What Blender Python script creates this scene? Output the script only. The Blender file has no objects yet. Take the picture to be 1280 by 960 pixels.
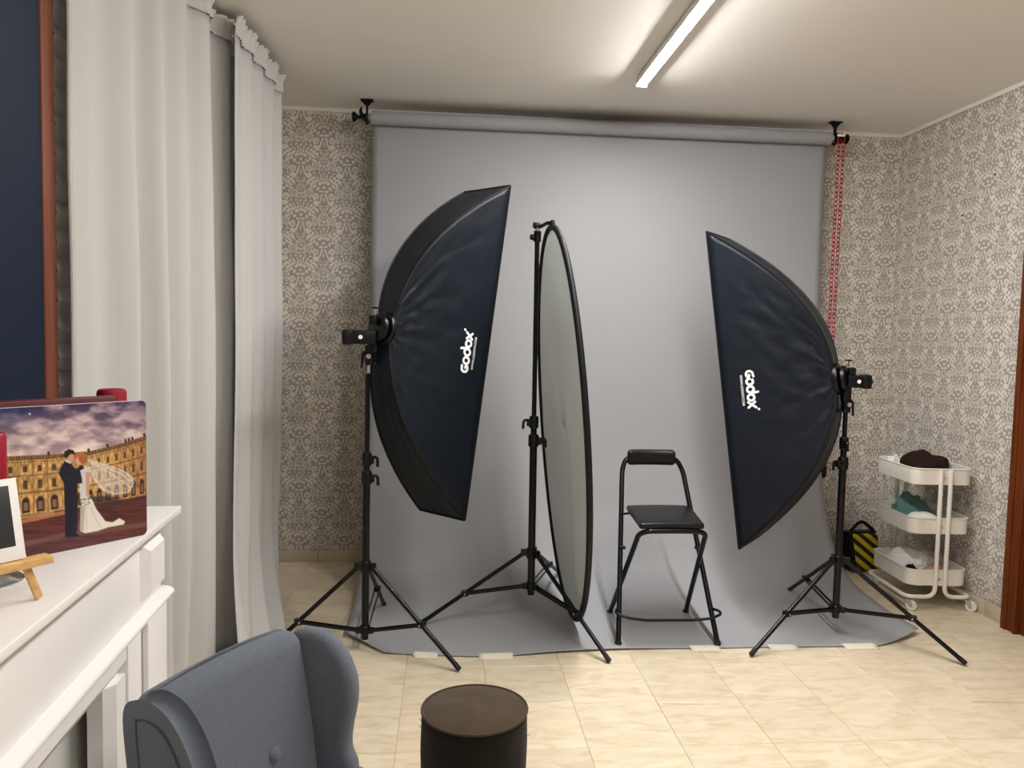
import bpy, math, random
import numpy as np
from mathutils import Vector, Matrix, noise

random.seed(7)
sc = bpy.context.scene
COL = sc.collection

# ------------------------------------------------------------------ camera
CAMH = 1.45
yaw, pit, rol = [math.radians(a) for a in (4.88, 3.63, 1.27)]
fwd = Vector((math.sin(yaw)*math.cos(pit), math.cos(yaw)*math.cos(pit), -math.sin(pit)))
r0 = Vector((math.cos(yaw), -math.sin(yaw), 0)); u0 = r0.cross(fwd)
rgt = r0*math.cos(rol) + u0*math.sin(rol); upv = u0*math.cos(rol) - r0*math.sin(rol)
cd = bpy.data.cameras.new('camera'); cam = bpy.data.objects.new('camera', cd); COL.objects.link(cam)
cd.sensor_width = 36.0; cd.lens = 27.0; cd.clip_start = 0.05
M = Matrix((rgt, upv, -fwd)).transposed().to_4x4(); M.translation = (0, 0, CAMH)
cam.matrix_world = M
sc.camera = cam

# ------------------------------------------------------------------ world, light, exposure
w = bpy.data.worlds.new('night'); sc.world = w; w.use_nodes = True
w.node_tree.nodes['Background'].inputs[0].default_value = (0.01, 0.013, 0.03, 1)
w.node_tree.nodes['Background'].inputs[1].default_value = 0.3
sc.view_settings.view_transform = 'Standard'
sc.view_settings.look = 'None'
sc.view_settings.gamma = 1.0
sc.view_settings.use_curve_mapping = False
sc.view_settings.exposure = 0.0
TUBE_STRENGTH = 245.0         # the tube in view
TUBE2_STRENGTH = 135.0        # unseen second tube, added to brighten armchair, mantelpiece and window frame
TUBE_COLOR = (1.0, 0.978, 0.955, 1)

# ------------------------------------------------------------------ room constants
XL, XR, YB, YR, ZC = -1.125, 2.92, 4.85, -2.4, 2.807

# ------------------------------------------------------------------ material helpers
def s2l(c):
    return tuple(((v/255)/12.92 if v/255 <= 0.04045 else (((v/255)+0.055)/1.055)**2.4) for v in c)

class E:
    """a float expression that writes math nodes"""
    t = None
    def __init__(s, sock): s.s = sock
    @staticmethod
    def op(o, *a):
        n = E.t.nodes.new('ShaderNodeMath'); n.operation = o
        for i, x in enumerate(a):
            if isinstance(x, E): E.t.links.new(x.s, n.inputs[i])
            else: n.inputs[i].default_value = float(x)
        return E(n.outputs[0])
    def __add__(s, o): return E.op('ADD', s, o)
    def __radd__(s, o): return E.op('ADD', o, s)
    def __sub__(s, o): return E.op('SUBTRACT', s, o)
    def __rsub__(s, o): return E.op('SUBTRACT', o, s)
    def __mul__(s, o): return E.op('MULTIPLY', s, o)
    def __rmul__(s, o): return E.op('MULTIPLY', o, s)
    def __truediv__(s, o): return E.op('DIVIDE', s, o)

def emin(a, b): return E.op('MINIMUM', a, b)
def emax(a, b): return E.op('MAXIMUM', a, b)
def eabs(a): return E.op('ABSOLUTE', a)
def esqrt(a): return E.op('SQRT', a)
def esin(a): return E.op('SINE', a)
def emod(a, b): return E.op('FLOORED_MODULO', a, b)

MATS = {}
def base_mat(name):
    m = bpy.data.materials.new(name); m.use_nodes = True
    nt = m.node_tree; b = nt.nodes['Principled BSDF']
    return m, nt, b

def mat(name, rgb, rough=0.5, metal=0.0, var=0.06, scale=18.0, bump=0.0, bscale=120.0, spec=0.5, sheen=0.0,
        transl=0.0, coat=0.0, stretch=None):
    """procedural material: colour varied by noise, noise relief"""
    if name in MATS: return MATS[name]
    m, nt, b = base_mat(name)
    c = s2l(rgb)
    tc = nt.nodes.new('ShaderNodeTexCoord'); mp = nt.nodes.new('ShaderNodeMapping')
    nt.links.new(tc.outputs['Object'], mp.inputs[0])
    if stretch: mp.inputs['Scale'].default_value = stretch
    n = nt.nodes.new('ShaderNodeTexNoise'); n.inputs['Scale'].default_value = scale; n.inputs['Detail'].default_value = 4
    nt.links.new(mp.outputs[0], n.inputs['Vector'])
    mx = nt.nodes.new('ShaderNodeMix'); mx.data_type = 'RGBA'
    lo = [max(0, v*(1-var)) for v in c]; hi = [min(1, v*(1+var)) for v in c]
    mx.inputs[6].default_value = (*lo, 1); mx.inputs[7].default_value = (*hi, 1)
    nt.links.new(n.outputs['Fac'], mx.inputs[0])
    nt.links.new(mx.outputs[2], b.inputs['Base Color'])
    b.inputs['Roughness'].default_value = rough; b.inputs['Metallic'].default_value = metal
    b.inputs['Specular IOR Level'].default_value = spec
    b.inputs['Sheen Weight'].default_value = sheen; b.inputs['Coat Weight'].default_value = coat
    if bump > 0:
        n2 = nt.nodes.new('ShaderNodeTexNoise'); n2.inputs['Scale'].default_value = bscale; n2.inputs['Detail'].default_value = 3
        nt.links.new(mp.outputs[0], n2.inputs['Vector'])
        bp = nt.nodes.new('ShaderNodeBump'); bp.inputs['Strength'].default_value = bump; bp.inputs['Distance'].default_value = 0.004
        nt.links.new(n2.outputs['Fac'], bp.inputs['Height']); nt.links.new(bp.outputs[0], b.inputs['Normal'])
    if transl > 0:
        tr = nt.nodes.new('ShaderNodeBsdfTranslucent'); ms = nt.nodes.new('ShaderNodeMixShader')
        ms.inputs[0].default_value = transl
        nt.links.new(mx.outputs[2], tr.inputs[0])
        nt.links.new(b.outputs[0], ms.inputs[1]); nt.links.new(tr.outputs[0], ms.inputs[2])
        nt.links.new(ms.outputs[0], nt.nodes['Material Output'].inputs[0])
    MATS[name] = m
    return m

# ---- damask wallpaper: one repeat drawn with distance fields, mirrored and half-dropped
def motif_group():
    g = bpy.data.node_groups.new('damask_motif', 'ShaderNodeTree')
    g.interface.new_socket('x', in_out='INPUT', socket_type='NodeSocketFloat')
    g.interface.new_socket('y', in_out='INPUT', socket_type='NodeSocketFloat')
    g.interface.new_socket('ink', in_out='OUTPUT', socket_type='NodeSocketFloat')
    gi = g.nodes.new('NodeGroupInput'); go = g.nodes.new('NodeGroupOutput')
    E.t = g
    x = E(gi.outputs[0]); y = E(gi.outputs[1])       # x >= 0 mirrored, y down, units of 1/610 repeat
    acc = None
    def add(d):
        nonlocal acc
        acc = d if acc is None else emin(acc, d)
    def disc(cx, cy, rx, ry):
        dx = (x-cx)*(1/rx); dy = (y-cy)*(1/ry)
        return (esqrt(dx*dx+dy*dy)-1)*min(rx, ry)
    def ring(cx, cy, r, t):
        dx = x-cx; dy = y-cy
        return eabs(esqrt(dx*dx+dy*dy)-r)-t
    def seg(x0, y0, x1, y1, t, wav=0, frq=0, taper=0):
        L = math.hypot(x1-x0, y1-y0); ux, uy = (x1-x0)/L, (y1-y0)/L
        dx = x-x0; dy = y-y0
        k = emin(emax(dx*ux+dy*uy, 0), L)
        ex = dx-k*ux; ey = dy-k*uy
        d = esqrt(ex*ex+ey*ey)
        if wav: return d-t-esin(k*frq)*wav
        if taper: return d-t+k*(taper/L)
        return d-t
    # leafy V band that runs down to the knot at (0,0)
    add(seg(190, -240, 44, -112, 13, 12, 0.115))
    add(seg(214, -150, 62, -42, 14, 13, 0.125))
    add(seg(196, -194, 110, -134, 5))
    # knot
    add(disc(32, -22, 30, 13)); add(disc(0, -74, 20, 16))
    # fan of leaves above the knot
    add(seg(0, -130, 0, -225, 9, taper=5)); add(seg(16, -128, 44, -240, 8, 4, 0.14)); add(seg(34, -130, 104, -226, 7, 4, 0.16))
    add(disc(0, -256, 15, 14)); add(disc(62, -266, 13, 12)); add(disc(130, -256, 16, 11))
    # tear drop with curls
    add(seg(20, 14, 62, 132, 10)); add(ring(106, 44, 30, 10)); add(disc(106, 40, 10, 13)); add(disc(94, 136, 30, 34))
    add(seg(128, 78, 112, 112, 8)); add(seg(118, 184, 190, 246, 13, 8, 0.13)); add(disc(0, 92, 10, 30)); add(seg(24, 172, 62, 168, 7))
    # bouquet
    add(seg(142, 296, 92, 318, 17, taper=14)); add(ring(0, 312, 58, 6)); add(ring(104, 364, 44, 6)); add(ring(104, 364, 18, 5))
    add(seg(46, 200, 22, 236, 10, taper=7)); add(disc(78, 246, 12, 16)); add(disc(58, 416, 11, 18)); add(disc(22, 420, 9, 18)); add(disc(0, 214, 8, 20))
    add(disc(160, 410, 20, 12)); add(disc(0, 384, 9, 16)); add(disc(46, 374, 8, 16)); add(ring(0, 304, 26, 5)); add(disc(154, 340, 9, 14)); add(disc(118, 268, 14, 9)); add(disc(124, 428, 14, 10))
    g.links.new(acc.s, go.inputs[0])
    return g
MOTIF = motif_group()

def wallpaper(name, axis, ph, pz):
    m, nt, b = base_mat(name); E.t = nt
    geo = nt.nodes.new('ShaderNodeNewGeometry')
    nz = nt.nodes.new('ShaderNodeTexNoise'); nz.inputs['Scale'].default_value = 55; nz.inputs['Detail'].default_value = 2
    nt.links.new(geo.outputs['Position'], nz.inputs['Vector'])
    sx = nt.nodes.new('ShaderNodeSeparateXYZ'); nt.links.new(geo.outputs['Position'], sx.inputs[0])
    sn = nt.nodes.new('ShaderNodeSeparateColor'); nt.links.new(nz.outputs['Color'], sn.inputs[0])
    hc = E(sx.outputs[axis]); vc = E(sx.outputs[2])
    W, H = 0.278, 0.336
    X = (hc-ph)*(610/W) + (E(sn.outputs[0])-0.5)*26
    Y = (pz-vc)*(725/H) + (E(sn.outputs[1])-0.5)*26
    def fold(X, Y):
        xm = eabs(emod(X+305, 610)-305)
        ym = emod(Y+285, 725)-285
        gn = nt.nodes.new('ShaderNodeGroup'); gn.node_tree = MOTIF
        nt.links.new(xm.s, gn.inputs[0]); nt.links.new(ym.s, gn.inputs[1])
        return E(gn.outputs[0])
    d = emin(fold(X, Y), fold(X+305, Y+362.5))
    n2 = nt.nodes.new('ShaderNodeTexNoise'); n2.inputs['Scale'].default_value = 170; n2.inputs['Detail'].default_value = 2
    nt.links.new(geo.outputs['Position'], n2.inputs['Vector'])
    d = d + (E(n2.outputs['Fac'])-0.5)*15
    mr = nt.nodes.new('ShaderNodeMapRange'); mr.interpolation_type = 'SMOOTHSTEP'
    mr.inputs[1].default_value = 5; mr.inputs[2].default_value = -5
    nt.links.new(d.s, mr.inputs[0])
    mx = nt.nodes.new('ShaderNodeMix'); mx.data_type = 'RGBA'
    mx.inputs[6].default_value = (*s2l((164, 157, 148)), 1); mx.inputs[7].default_value = (*s2l((222, 215, 205)), 1)
    nt.links.new(mr.outputs[0], mx.inputs[0])
    nt.links.new(mx.outputs[2], b.inputs['Base Color'])
    b.inputs['Roughness'].default_value = 0.62
    return m

def tile_mat():
    m, nt, b = base_mat('cream_tile')
    geo = nt.nodes.new('ShaderNodeNewGeometry'); oi = nt.nodes.new('ShaderNodeObjectInfo')
    ad = nt.nodes.new('ShaderNodeVectorMath'); ad.operation = 'ADD'
    sc_ = nt.nodes.new('ShaderNodeMath'); sc_.operation = 'MULTIPLY'; sc_.inputs[1].default_value = 20
    nt.links.new(oi.outputs['Random'], sc_.inputs[0])
    nt.links.new(geo.outputs['Position'], ad.inputs[0]); nt.links.new(sc_.outputs[0], ad.inputs[1])
    mp = nt.nodes.new('ShaderNodeMapping'); mp.inputs['Scale'].default_value = (8, 22, 4)
    nt.links.new(ad.outputs[0], mp.inputs[0])
    n = nt.nodes.new('ShaderNodeTexNoise'); n.inputs['Scale'].default_value = 1.0; n.inputs['Detail'].default_value = 6
    n.inputs['Distortion'].default_value = 0.8
    nt.links.new(mp.outputs[0], n.inputs['Vector'])
    cr = nt.nodes.new('ShaderNodeValToRGB')
    cr.color_ramp.elements[0].position = 0.3; cr.color_ramp.elements[0].color = (*s2l((206, 190, 161)), 1)
    cr.color_ramp.elements[1].position = 0.72; cr.color_ramp.elements[1].color = (*s2l((228, 217, 194)), 1)
    e = cr.color_ramp.elements.new(0.5); e.color = (*s2l((221, 206, 178)), 1)
    nt.links.new(n.outputs['Fac'], cr.inputs[0])
    hs = nt.nodes.new('ShaderNodeHueSaturation')
    mr = nt.nodes.new('ShaderNodeMapRange'); mr.inputs[3].default_value = 0.95; mr.inputs[4].default_value = 1.04
    nt.links.new(oi.outputs['Random'], mr.inputs[0]); nt.links.new(mr.outputs[0], hs.inputs['Value'])
    nt.links.new(cr.outputs[0], hs.inputs['Color']); nt.links.new(hs.outputs[0], b.inputs['Base Color'])
    b.inputs['Roughness'].default_value = 0.34
    bp = nt.nodes.new('ShaderNodeBump'); bp.inputs['Strength'].default_value = 0.12; bp.inputs['Distance'].default_value = 0.002
    nt.links.new(n.outputs['Fac'], bp.inputs['Height']); nt.links.new(bp.outputs[0], b.inputs['Normal'])
    return m

def wood_mat(name, a, c, axis=2, rough=0.4, sc_=6):
    m, nt, b = base_mat(name)
    tc = nt.nodes.new('ShaderNodeTexCoord'); mp = nt.nodes.new('ShaderNodeMapping')
    s = [sc_*5]*3; s[axis] = sc_*0.25; mp.inputs['Scale'].default_value = s
    nt.links.new(tc.outputs['Object'], mp.inputs[0])
    n = nt.nodes.new('ShaderNodeTexNoise'); n.inputs['Scale'].default_value = 1.5; n.inputs['Detail'].default_value = 5
    n.inputs['Distortion'].default_value = 0.4
    nt.links.new(mp.outputs[0], n.inputs['Vector'])
    cr = nt.nodes.new('ShaderNodeValToRGB')
    cr.color_ramp.elements[0].position = 0.35; cr.color_ramp.elements[0].color = (*s2l(a), 1)
    cr.color_ramp.elements[1].position = 0.68; cr.color_ramp.elements[1].color = (*s2l(c), 1)
    nt.links.new(n.outputs['Fac'], cr.inputs[0]); nt.links.new(cr.outputs[0], b.inputs['Base Color'])
    b.inputs['Roughness'].default_value = rough; b.inputs['Specular IOR Level'].default_value = 0.2
    return m

def emit_mat(name, col, st):
    m, nt, b = base_mat(name)
    b.inputs['Emission Color'].default_value = col; b.inputs['Emission Strength'].default_value = st
    b.inputs['Base Color'].default_value = (0.8, 0.8, 0.8, 1)
    return m

def glass_mat(name, rgb, alpha=0.25):
    m, nt, b = base_mat(name)
    lw = nt.nodes.new('ShaderNodeLayerWeight'); lw.inputs['Blend'].default_value = 0.35
    tr = nt.nodes.new('ShaderNodeBsdfTransparent'); tr.inputs[0].default_value = (*s2l(rgb), 1)
    gl = nt.nodes.new('ShaderNodeBsdfGlossy'); gl.inputs['Roughness'].default_value = 0.06
    mx = nt.nodes.new('ShaderNodeMixShader')
    nt.links.new(lw.outputs['Facing'], mx.inputs[0]); nt.links.new(tr.outputs[0], mx.inputs[1]); nt.links.new(gl.outputs[0], mx.inputs[2])
    nt.links.new(mx.outputs[0], nt.nodes['Material Output'].inputs[0])
    return m

def stripe_mat():
    m, nt, b = base_mat('hazard_stripes'); E.t = nt
    tc = nt.nodes.new('ShaderNodeTexCoord'); sx = nt.nodes.new('ShaderNodeSeparateXYZ')
    nt.links.new(tc.outputs['Object'], sx.inputs[0])
    d = emod(E(sx.outputs[0])*0.70 + E(sx.outputs[2])*0.9, 0.062)
    g = E.op('GREATER_THAN', d, 0.030)
    mx = nt.nodes.new('ShaderNodeMix'); mx.data_type = 'RGBA'
    mx.inputs[6].default_value = (*s2l((22, 22, 24)), 1); mx.inputs[7].default_value = (*s2l((206, 178, 20)), 1)
    nt.links.new(g.s, mx.inputs[0]); nt.links.new(mx.outputs[2], b.inputs['Base Color'])
    b.inputs['Roughness'].default_value = 0.7
    return m

def vcol_mat(name, rough=0.2):
    m, nt, b = base_mat(name)
    a = nt.nodes.new('ShaderNodeVertexColor'); a.layer_name = 'print'
    nt.links.new(a.outputs['Color'], b.inputs['Base Color'])
    b.inputs['Roughness'].default_value = rough
    return m

# ------------------------------------------------------------------ mesh helpers
WLOC = {}
class MB:
    def __init__(s): s.v = []; s.f = []
    def add(s, vs, fs):
        o = len(s.v); s.v += [Vector(p) for p in vs]; s.f += [tuple(i+o for i in f) for f in fs]; return s
    def box(s, c, size, rot=None):
        vs = []
        for k in range(8):
            p = Vector(((k & 1)-.5, ((k >> 1) & 1)-.5, ((k >> 2) & 1)-.5)); p = Vector((p.x*size[0], p.y*size[1], p.z*size[2]))
            if rot: p = rot @ p
            vs.append(p+Vector(c))
        return s.add(vs, [(0, 2, 3, 1), (4, 5, 7, 6), (0, 1, 5, 4), (2, 6, 7, 3), (0, 4, 6, 2), (1, 3, 7, 5)])
    def rbox(s, c, size, r=0.01, n=3, rot=None, xf=None, div=1):
        """box with rounded edges; xf deforms the local points"""
        r = min(r, min(size)/2*0.999)
        vs = []; fs = []; idx = {}
        def axis_pts(L):
            h = L/2; inner = h-r
            a = [-h + r*(1-math.cos(k/n*math.pi/2)) if False else -inner - r*math.cos(k/n*math.pi/2) for k in range(n)]
            mid = [-inner + 2*inner*k/div for k in range(div+1)]
            return a + mid + [-p for p in reversed(a)]
        ax = [axis_pts(L) for L in size]
        def vid(p):
            key = (round(p[0], 6), round(p[1], 6), round(p[2], 6))
            if key not in idx:
                q = []
                for i in range(3):
                    inner = size[i]/2-r; q.append(max(-inner, min(inner, p[i])))
                d = Vector((p[0]-q[0], p[1]-q[1], p[2]-q[2]))
                if d.length > 1e-9: d = d.normalized()*r
                pt = Vector(q)+d
                if xf: pt = Vector(xf(pt))
                if rot: pt = rot @ pt
                idx[key] = len(vs); vs.append(pt+Vector(c))
            return idx[key]
        for a in range(3):
            b1, b2 = (a+1) % 3, (a+2) % 3
            for sg in (-1, 1):
                for i in range(len(ax[b1])-1):
                    for j in range(len(ax[b2])-1):
                        q = []
                        for (ii, jj) in ((i, j), (i+1, j), (i+1, j+1), (i, j+1)):
                            p = [0, 0, 0]; p[a] = sg*size[a]/2; p[b1] = ax[b1][ii]; p[b2] = ax[b2][jj]; q.append(vid(p))
                        fs.append(tuple(q) if sg > 0 else tuple(reversed(q)))
        return s.add(vs, fs)
    def tube(s, pts, r, n=10, closed=False, caps=True, flat=None):
        P = [Vector(p) for p in pts]; N = len(P); vs = []; fs = []
        rs = r if isinstance(r, (list, tuple)) else [r]*N
        prev = None
        for i in range(N):
            if closed: t = P[(i+1) % N]-P[i-1]
            else: t = P[min(i+1, N-1)]-P[max(i-1, 0)]
            t.normalize()
            if prev is None:
                a = Vector((0, 0, 1)) if abs(t.z) < 0.9 else Vector((1, 0, 0))
                u = t.cross(a).normalized()
            else:
                u = (prev - t*prev.dot(t)).normalized()
            prev = u; vv = t.cross(u)
            for k in range(n):
                an = 2*math.pi*k/n
                vs.append(P[i] + u*math.cos(an)*rs[i] + vv*math.sin(an)*rs[i]*(flat or 1))
        M_ = N if closed else N-1
        for i in range(M_):
            for k in range(n):
                a = i*n+k; b = i*n+(k+1) % n; c = ((i+1) % N)*n+(k+1) % n; d = ((i+1) % N)*n+k
                fs.append((a, b, c, d))
        if caps and not closed:
            fs.append(tuple(reversed(range(n)))); fs.append(tuple((N-1)*n+k for k in range(n)))
        return s.add(vs, fs)
    def lathe(s, prof, c=(0, 0, 0), axis=None, n=20, caps=True):
        """prof: (radius, height) pairs along axis"""
        ax = Vector(axis or (0, 0, 1)).normalized()
        a = Vector((1, 0, 0)) if abs(ax.x) < 0.9 else Vector((0, 1, 0))
        u = ax.cross(a).normalized(); vv = ax.cross(u); C = Vector(c); vs = []; fs = []
        for (r, h) in prof:
            for k in range(n):
                an = 2*math.pi*k/n; vs.append(C + ax*h + (u*math.cos(an)+vv*math.sin(an))*r)
        for i in range(len(prof)-1):
            for k in range(n):
                fs.append((i*n+k, i*n+(k+1) % n, (i+1)*n+(k+1) % n, (i+1)*n+k))
        if caps:
            fs.append(tuple(reversed(range(n)))); fs.append(tuple((len(prof)-1)*n+k for k in range(n)))
        return s.add(vs, fs)
    def grid(s, fn, nu, nv, closed_u=False):
        vs = [fn(i/nu, j/nv) for j in range(nv+1) for i in range(nu+(0 if closed_u else 1))]
        W = nu+(0 if closed_u else 1); fs = []
        for j in range(nv):
            for i in range(nu):
                a = j*W+i; b = j*W+(i+1) % W; fs.append((a, b, b+W if (i+1) % W else (j+1)*W, a+W))
        return s.add(vs, fs)
    def prism(s, outline, fr, th, bev=0.0, nb=3):
        """outline [(a,b)] counter-clockwise; fr(a,b,t) -> point; t across the thickness"""
        N = len(outline); O_ = [Vector(p) for p in outline]
        nor = []
        for i in range(N):
            t = (O_[(i+1) % N]-O_[i-1]).normalized(); nor.append(Vector((t.y, -t.x)))
        rings = []
        if bev > 0:
            for k in range(nb+1):
                an = k/nb*math.pi/2; rings.append((-th/2+bev*(1-math.sin(an)), bev*(1-math.cos(an))))
            rings = [(-th/2 + bev*(1-math.sin(k/nb*math.pi/2)) , bev*(1-math.cos(k/nb*math.pi/2))) for k in range(nb, -1, -1)]
            rings = rings + [(-t, i) for t, i in reversed(rings)]
        else: rings = [(-th/2, 0), (th/2, 0)]
        vs = []; fs = []
        for (t, ins) in rings:
            for i in range(N):
                p = O_[i]-nor[i]*ins; vs.append(fr(p.x, p.y, t))
        for k in range(len(rings)-1):
            for i in range(N):
                fs.append((k*N+i, k*N+(i+1) % N, (k+1)*N+(i+1) % N, (k+1)*N+i))
        fs.append(tuple(reversed(range(N)))); fs.append(tuple((len(rings)-1)*N+i for i in range(N)))
        return s.add(vs, fs)
    def build(s, name, m, parent=None, smooth=True, mods=None, recalc=True):
        lo = [min(p[i] for p in s.v) for i in range(3)]; hi = [max(p[i] for p in s.v) for i in range(3)]
        org = Vector(((lo[0]+hi[0])/2, (lo[1]+hi[1])/2, lo[2] if parent is None else (lo[2]+hi[2])/2))
        me = bpy.data.meshes.new(name); me.from_pydata([p-org for p in s.v], [], s.f)
        if recalc:
            import bmesh
            bm = bmesh.new(); bm.from_mesh(me); bmesh.ops.recalc_face_normals(bm, faces=bm.faces[:]); bm.to_mesh(me); bm.free()
        me.materials.append(m)
        o = bpy.data.objects.new(name, me); COL.objects.link(o)
        WLOC[o.name] = org
        o.location = org - (WLOC[parent.name] if parent else Vector((0, 0, 0)))
        if parent: o.parent = parent
        if smooth:
            me.polygons.foreach_set('use_smooth', [True]*len(me.polygons))
            try: me.set_sharp_from_angle(angle=math.radians(38))
            except Exception: pass
        return o

def thing(name, label, cat, loc, group=None):
    o = bpy.data.objects.new(name, None); COL.objects.link(o); o.location = loc; o.empty_display_size = 0.05
    WLOC[o.name] = Vector(loc); o['label'] = label; o['category'] = cat
    if group: o['group'] = group
    return o
def tag(o, label, cat, group=None):
    o['label'] = label; o['category'] = cat
    if group: o['group'] = group
    return o
def struct(o, label=None):
    o['kind'] = 'structure'
    if label: o['label'] = label
    return o
def frame(origin, a, b, c=Vector((0, 0, 1))):
    """local -> world function"""
    O_ = Vector(origin); A, B, C_ = Vector(a), Vector(b), Vector(c)
    return lambda x, y, z: O_ + A*x + B*y + C_*z
def arc(c, r, a0, a1, n, fr=None):
    return [(c[0]+r*math.cos(math.radians(a0+(a1-a0)*k/n)), c[1]+r*math.sin(math.radians(a0+(a1-a0)*k/n))) for k in range(n+1)]
def fillet(pts, r, n=5):
    """round the inner corners of a 3-D polyline"""
    P = [Vector(p) for p in pts]; out = [P[0]]
    for i in range(1, len(P)-1):
        a = (P[i-1]-P[i]); b = (P[i+1]-P[i]); k = min(r, a.length*.49, b.length*.49)
        p0 = P[i]+a.normalized()*k; p1 = P[i]+b.normalized()*k
        for j in range(n+1):
            t = j/n; out.append(p0*(1-t)**2 + P[i]*2*t*(1-t) + p1*t*t)
    out.append(P[-1]); return out
def catmull(pts, n=6):
    P = [Vector(p) for p in pts]; out = []
    for i in range(len(P)-1):
        p0, p1, p2, p3 = P[max(i-1, 0)], P[i], P[i+1], P[min(i+2, len(P)-1)]
        for k in range(n):
            t = k/n
            out.append(0.5*((2*p1)+(p2-p0)*t+(2*p0-5*p1+4*p2-p3)*t*t+(3*p1-p0-3*p2+p3)*t**3))
    out.append(P[-1]); return out

# ------------------------------------------------------------------ materials
m_ceil = mat('ceiling_paint', (240, 236, 230), 0.9, var=0.02, scale=3, bump=0.05, bscale=40)
m_plaster = mat('plain_plaster', (222, 217, 208), 0.9, var=0.02, scale=3, bump=0.1)
m_wpb = wallpaper('damask_wallpaper_back', 0, -0.768, 2.628)
m_wpr = wallpaper('damask_wallpaper_right', 1, 4.434, 2.479)
m_trim = mat('white_moulding', (232, 229, 222), 0.6, var=0.02)
m_tile = tile_mat()
m_joint = mat('tile_joint', (190, 174, 144), 0.9, var=0.1, scale=60)
m_skirt = mat('stone_skirting', (196, 183, 160), 0.4, var=0.08, scale=9, stretch=(1, 1, 4))
m_cherry = wood_mat('cherry_door_wood', (84, 38, 14), (112, 54, 20), 2, 0.35)
m_sash = wood_mat('brown_sash_wood', (112, 66, 50), (128, 78, 60), 2, 0.5)
m_navy = mat('dark_navy_pane', (24, 35, 54), 0.5, var=0.08, scale=2, spec=0.2)
m_slat = mat('grey_green_slat', (150, 156, 150), 0.6, var=0.04)
m_sheer = mat('white_pleated_fabric', (236, 235, 233), 0.9, var=0.03, transl=0.3)
m_curt = mat('white_curtain_linen', (216, 215, 213), 0.92, var=0.02, scale=4, bump=0.08, bscale=500, transl=0.28, sheen=0.1, stretch=(1, 1, 0.3))
m_lam = mat('white_lacquer', (238, 235, 234), 0.32, var=0.015)
m_inner = mat('beige_inner_panel', (206, 204, 196), 0.8, var=0.03)
m_paper = mat('grey_backdrop_paper', (154, 155, 158), 0.75, var=0.025, scale=2.2, bump=0.05, bscale=9)
m_black = mat('black_powder_coat', (4, 5, 8), 0.28, var=0.1, scale=40, spec=0.3)
m_blackp = mat('black_plastic', (4, 4, 7), 0.36, var=0.1, scale=50, spec=0.3)
m_nylon = mat('black_nylon', (12, 19, 29), 0.46, var=0.18, scale=5, bump=0.5, bscale=14, sheen=0.01, spec=0.22)
m_nylon2 = mat('black_nylon_binding', (8, 10, 14), 0.55, var=0.1, spec=0.3)
m_diff = mat('white_diffuser_cloth', (225, 225, 222), 0.9, var=0.02, transl=0.3)
m_print = mat('white_ink', (240, 240, 240), 0.6, var=0.01)
m_steel = mat('brushed_steel', (190, 190, 192), 0.25, metal=1.0, var=0.05)
m_grefl = mat('grey_reflector_cloth', (214, 217, 215), 0.8, var=0.05, scale=3, transl=0.45, bump=0.2, bscale=6)
m_vinyl = mat('black_vinyl', (10, 10, 12), 0.4, var=0.1, scale=20, bump=0.1, bscale=300, spec=0.3)
m_cart = mat('cream_white_powder_coat', (232, 227, 217), 0.4, var=0.015)
m_wheel = mat('white_plastic_wheel', (225, 222, 214), 0.4, var=0.02)
m_choc = mat('dark_brown_cloth', (38, 24, 19), 0.9, var=0.2, scale=12, bump=0.3, bscale=180, sheen=0.0, spec=0.15)
m_teal = mat('teal_tulle', (98, 142, 134), 0.95, var=0.3, scale=14, transl=0.3, bump=0.5, bscale=60)
m_white = mat('white_cotton', (235, 232, 226), 0.9, var=0.03, bump=0.2, bscale=200)
m_tan = mat('tan_leather', (176, 136, 106), 0.6, var=0.15, scale=20)
m_stripe = stripe_mat()
m_red = mat('red_plastic', (190, 40, 55), 0.35, var=0.05)
m_candle = mat('crimson_candle_wax', (150, 14, 44), 0.38, var=0.06, scale=5)
m_maroon = mat('maroon_cover', (98, 32, 44), 0.5, var=0.1)
m_glass = glass_mat('clear_glass', (222, 226, 228))
m_pine = wood_mat('pine_wood', (206, 160, 104), (226, 186, 130), 0, 0.5, 10)
m_card = mat('white_card', (240, 239, 238), 0.6, var=0.01)
m_dark = mat('dark_photo_print', (40, 44, 48), 0.35, var=0.5, scale=6)
m_gfab = mat('slate_grey_upholstery', (94, 101, 112), 0.95, var=0.14, scale=120, bump=0.6, bscale=420, sheen=0.12)
m_gpip = mat('slate_grey_piping', (62, 67, 75), 0.95, var=0.1, scale=100)
m_legw = wood_mat('dark_leg_wood', (70, 42, 26), (96, 60, 38), 2)
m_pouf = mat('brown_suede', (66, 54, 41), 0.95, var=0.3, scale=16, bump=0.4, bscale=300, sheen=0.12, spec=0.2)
m_poufs = mat('shaded_brown_suede', (30, 24, 20), 0.95, var=0.2, scale=14, bump=0.4, bscale=300, sheen=0.05, spec=0.2)  # pouf suede again, with the shade of its unlit side put into the colour
m_tape = mat('white_paper_tape', (238, 230, 212), 0.5, var=0.02, transl=0.1)
m_tube = emit_mat('lit_tube', TUBE_COLOR, TUBE_STRENGTH)
m_tube2 = emit_mat('lit_tube_unseen', TUBE_COLOR, TUBE2_STRENGTH)
m_printp = vcol_mat('wedding_photograph_ink', 0.16)
m_gfoot = mat('black_rubber', (12, 12, 12), 0.7)

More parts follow.
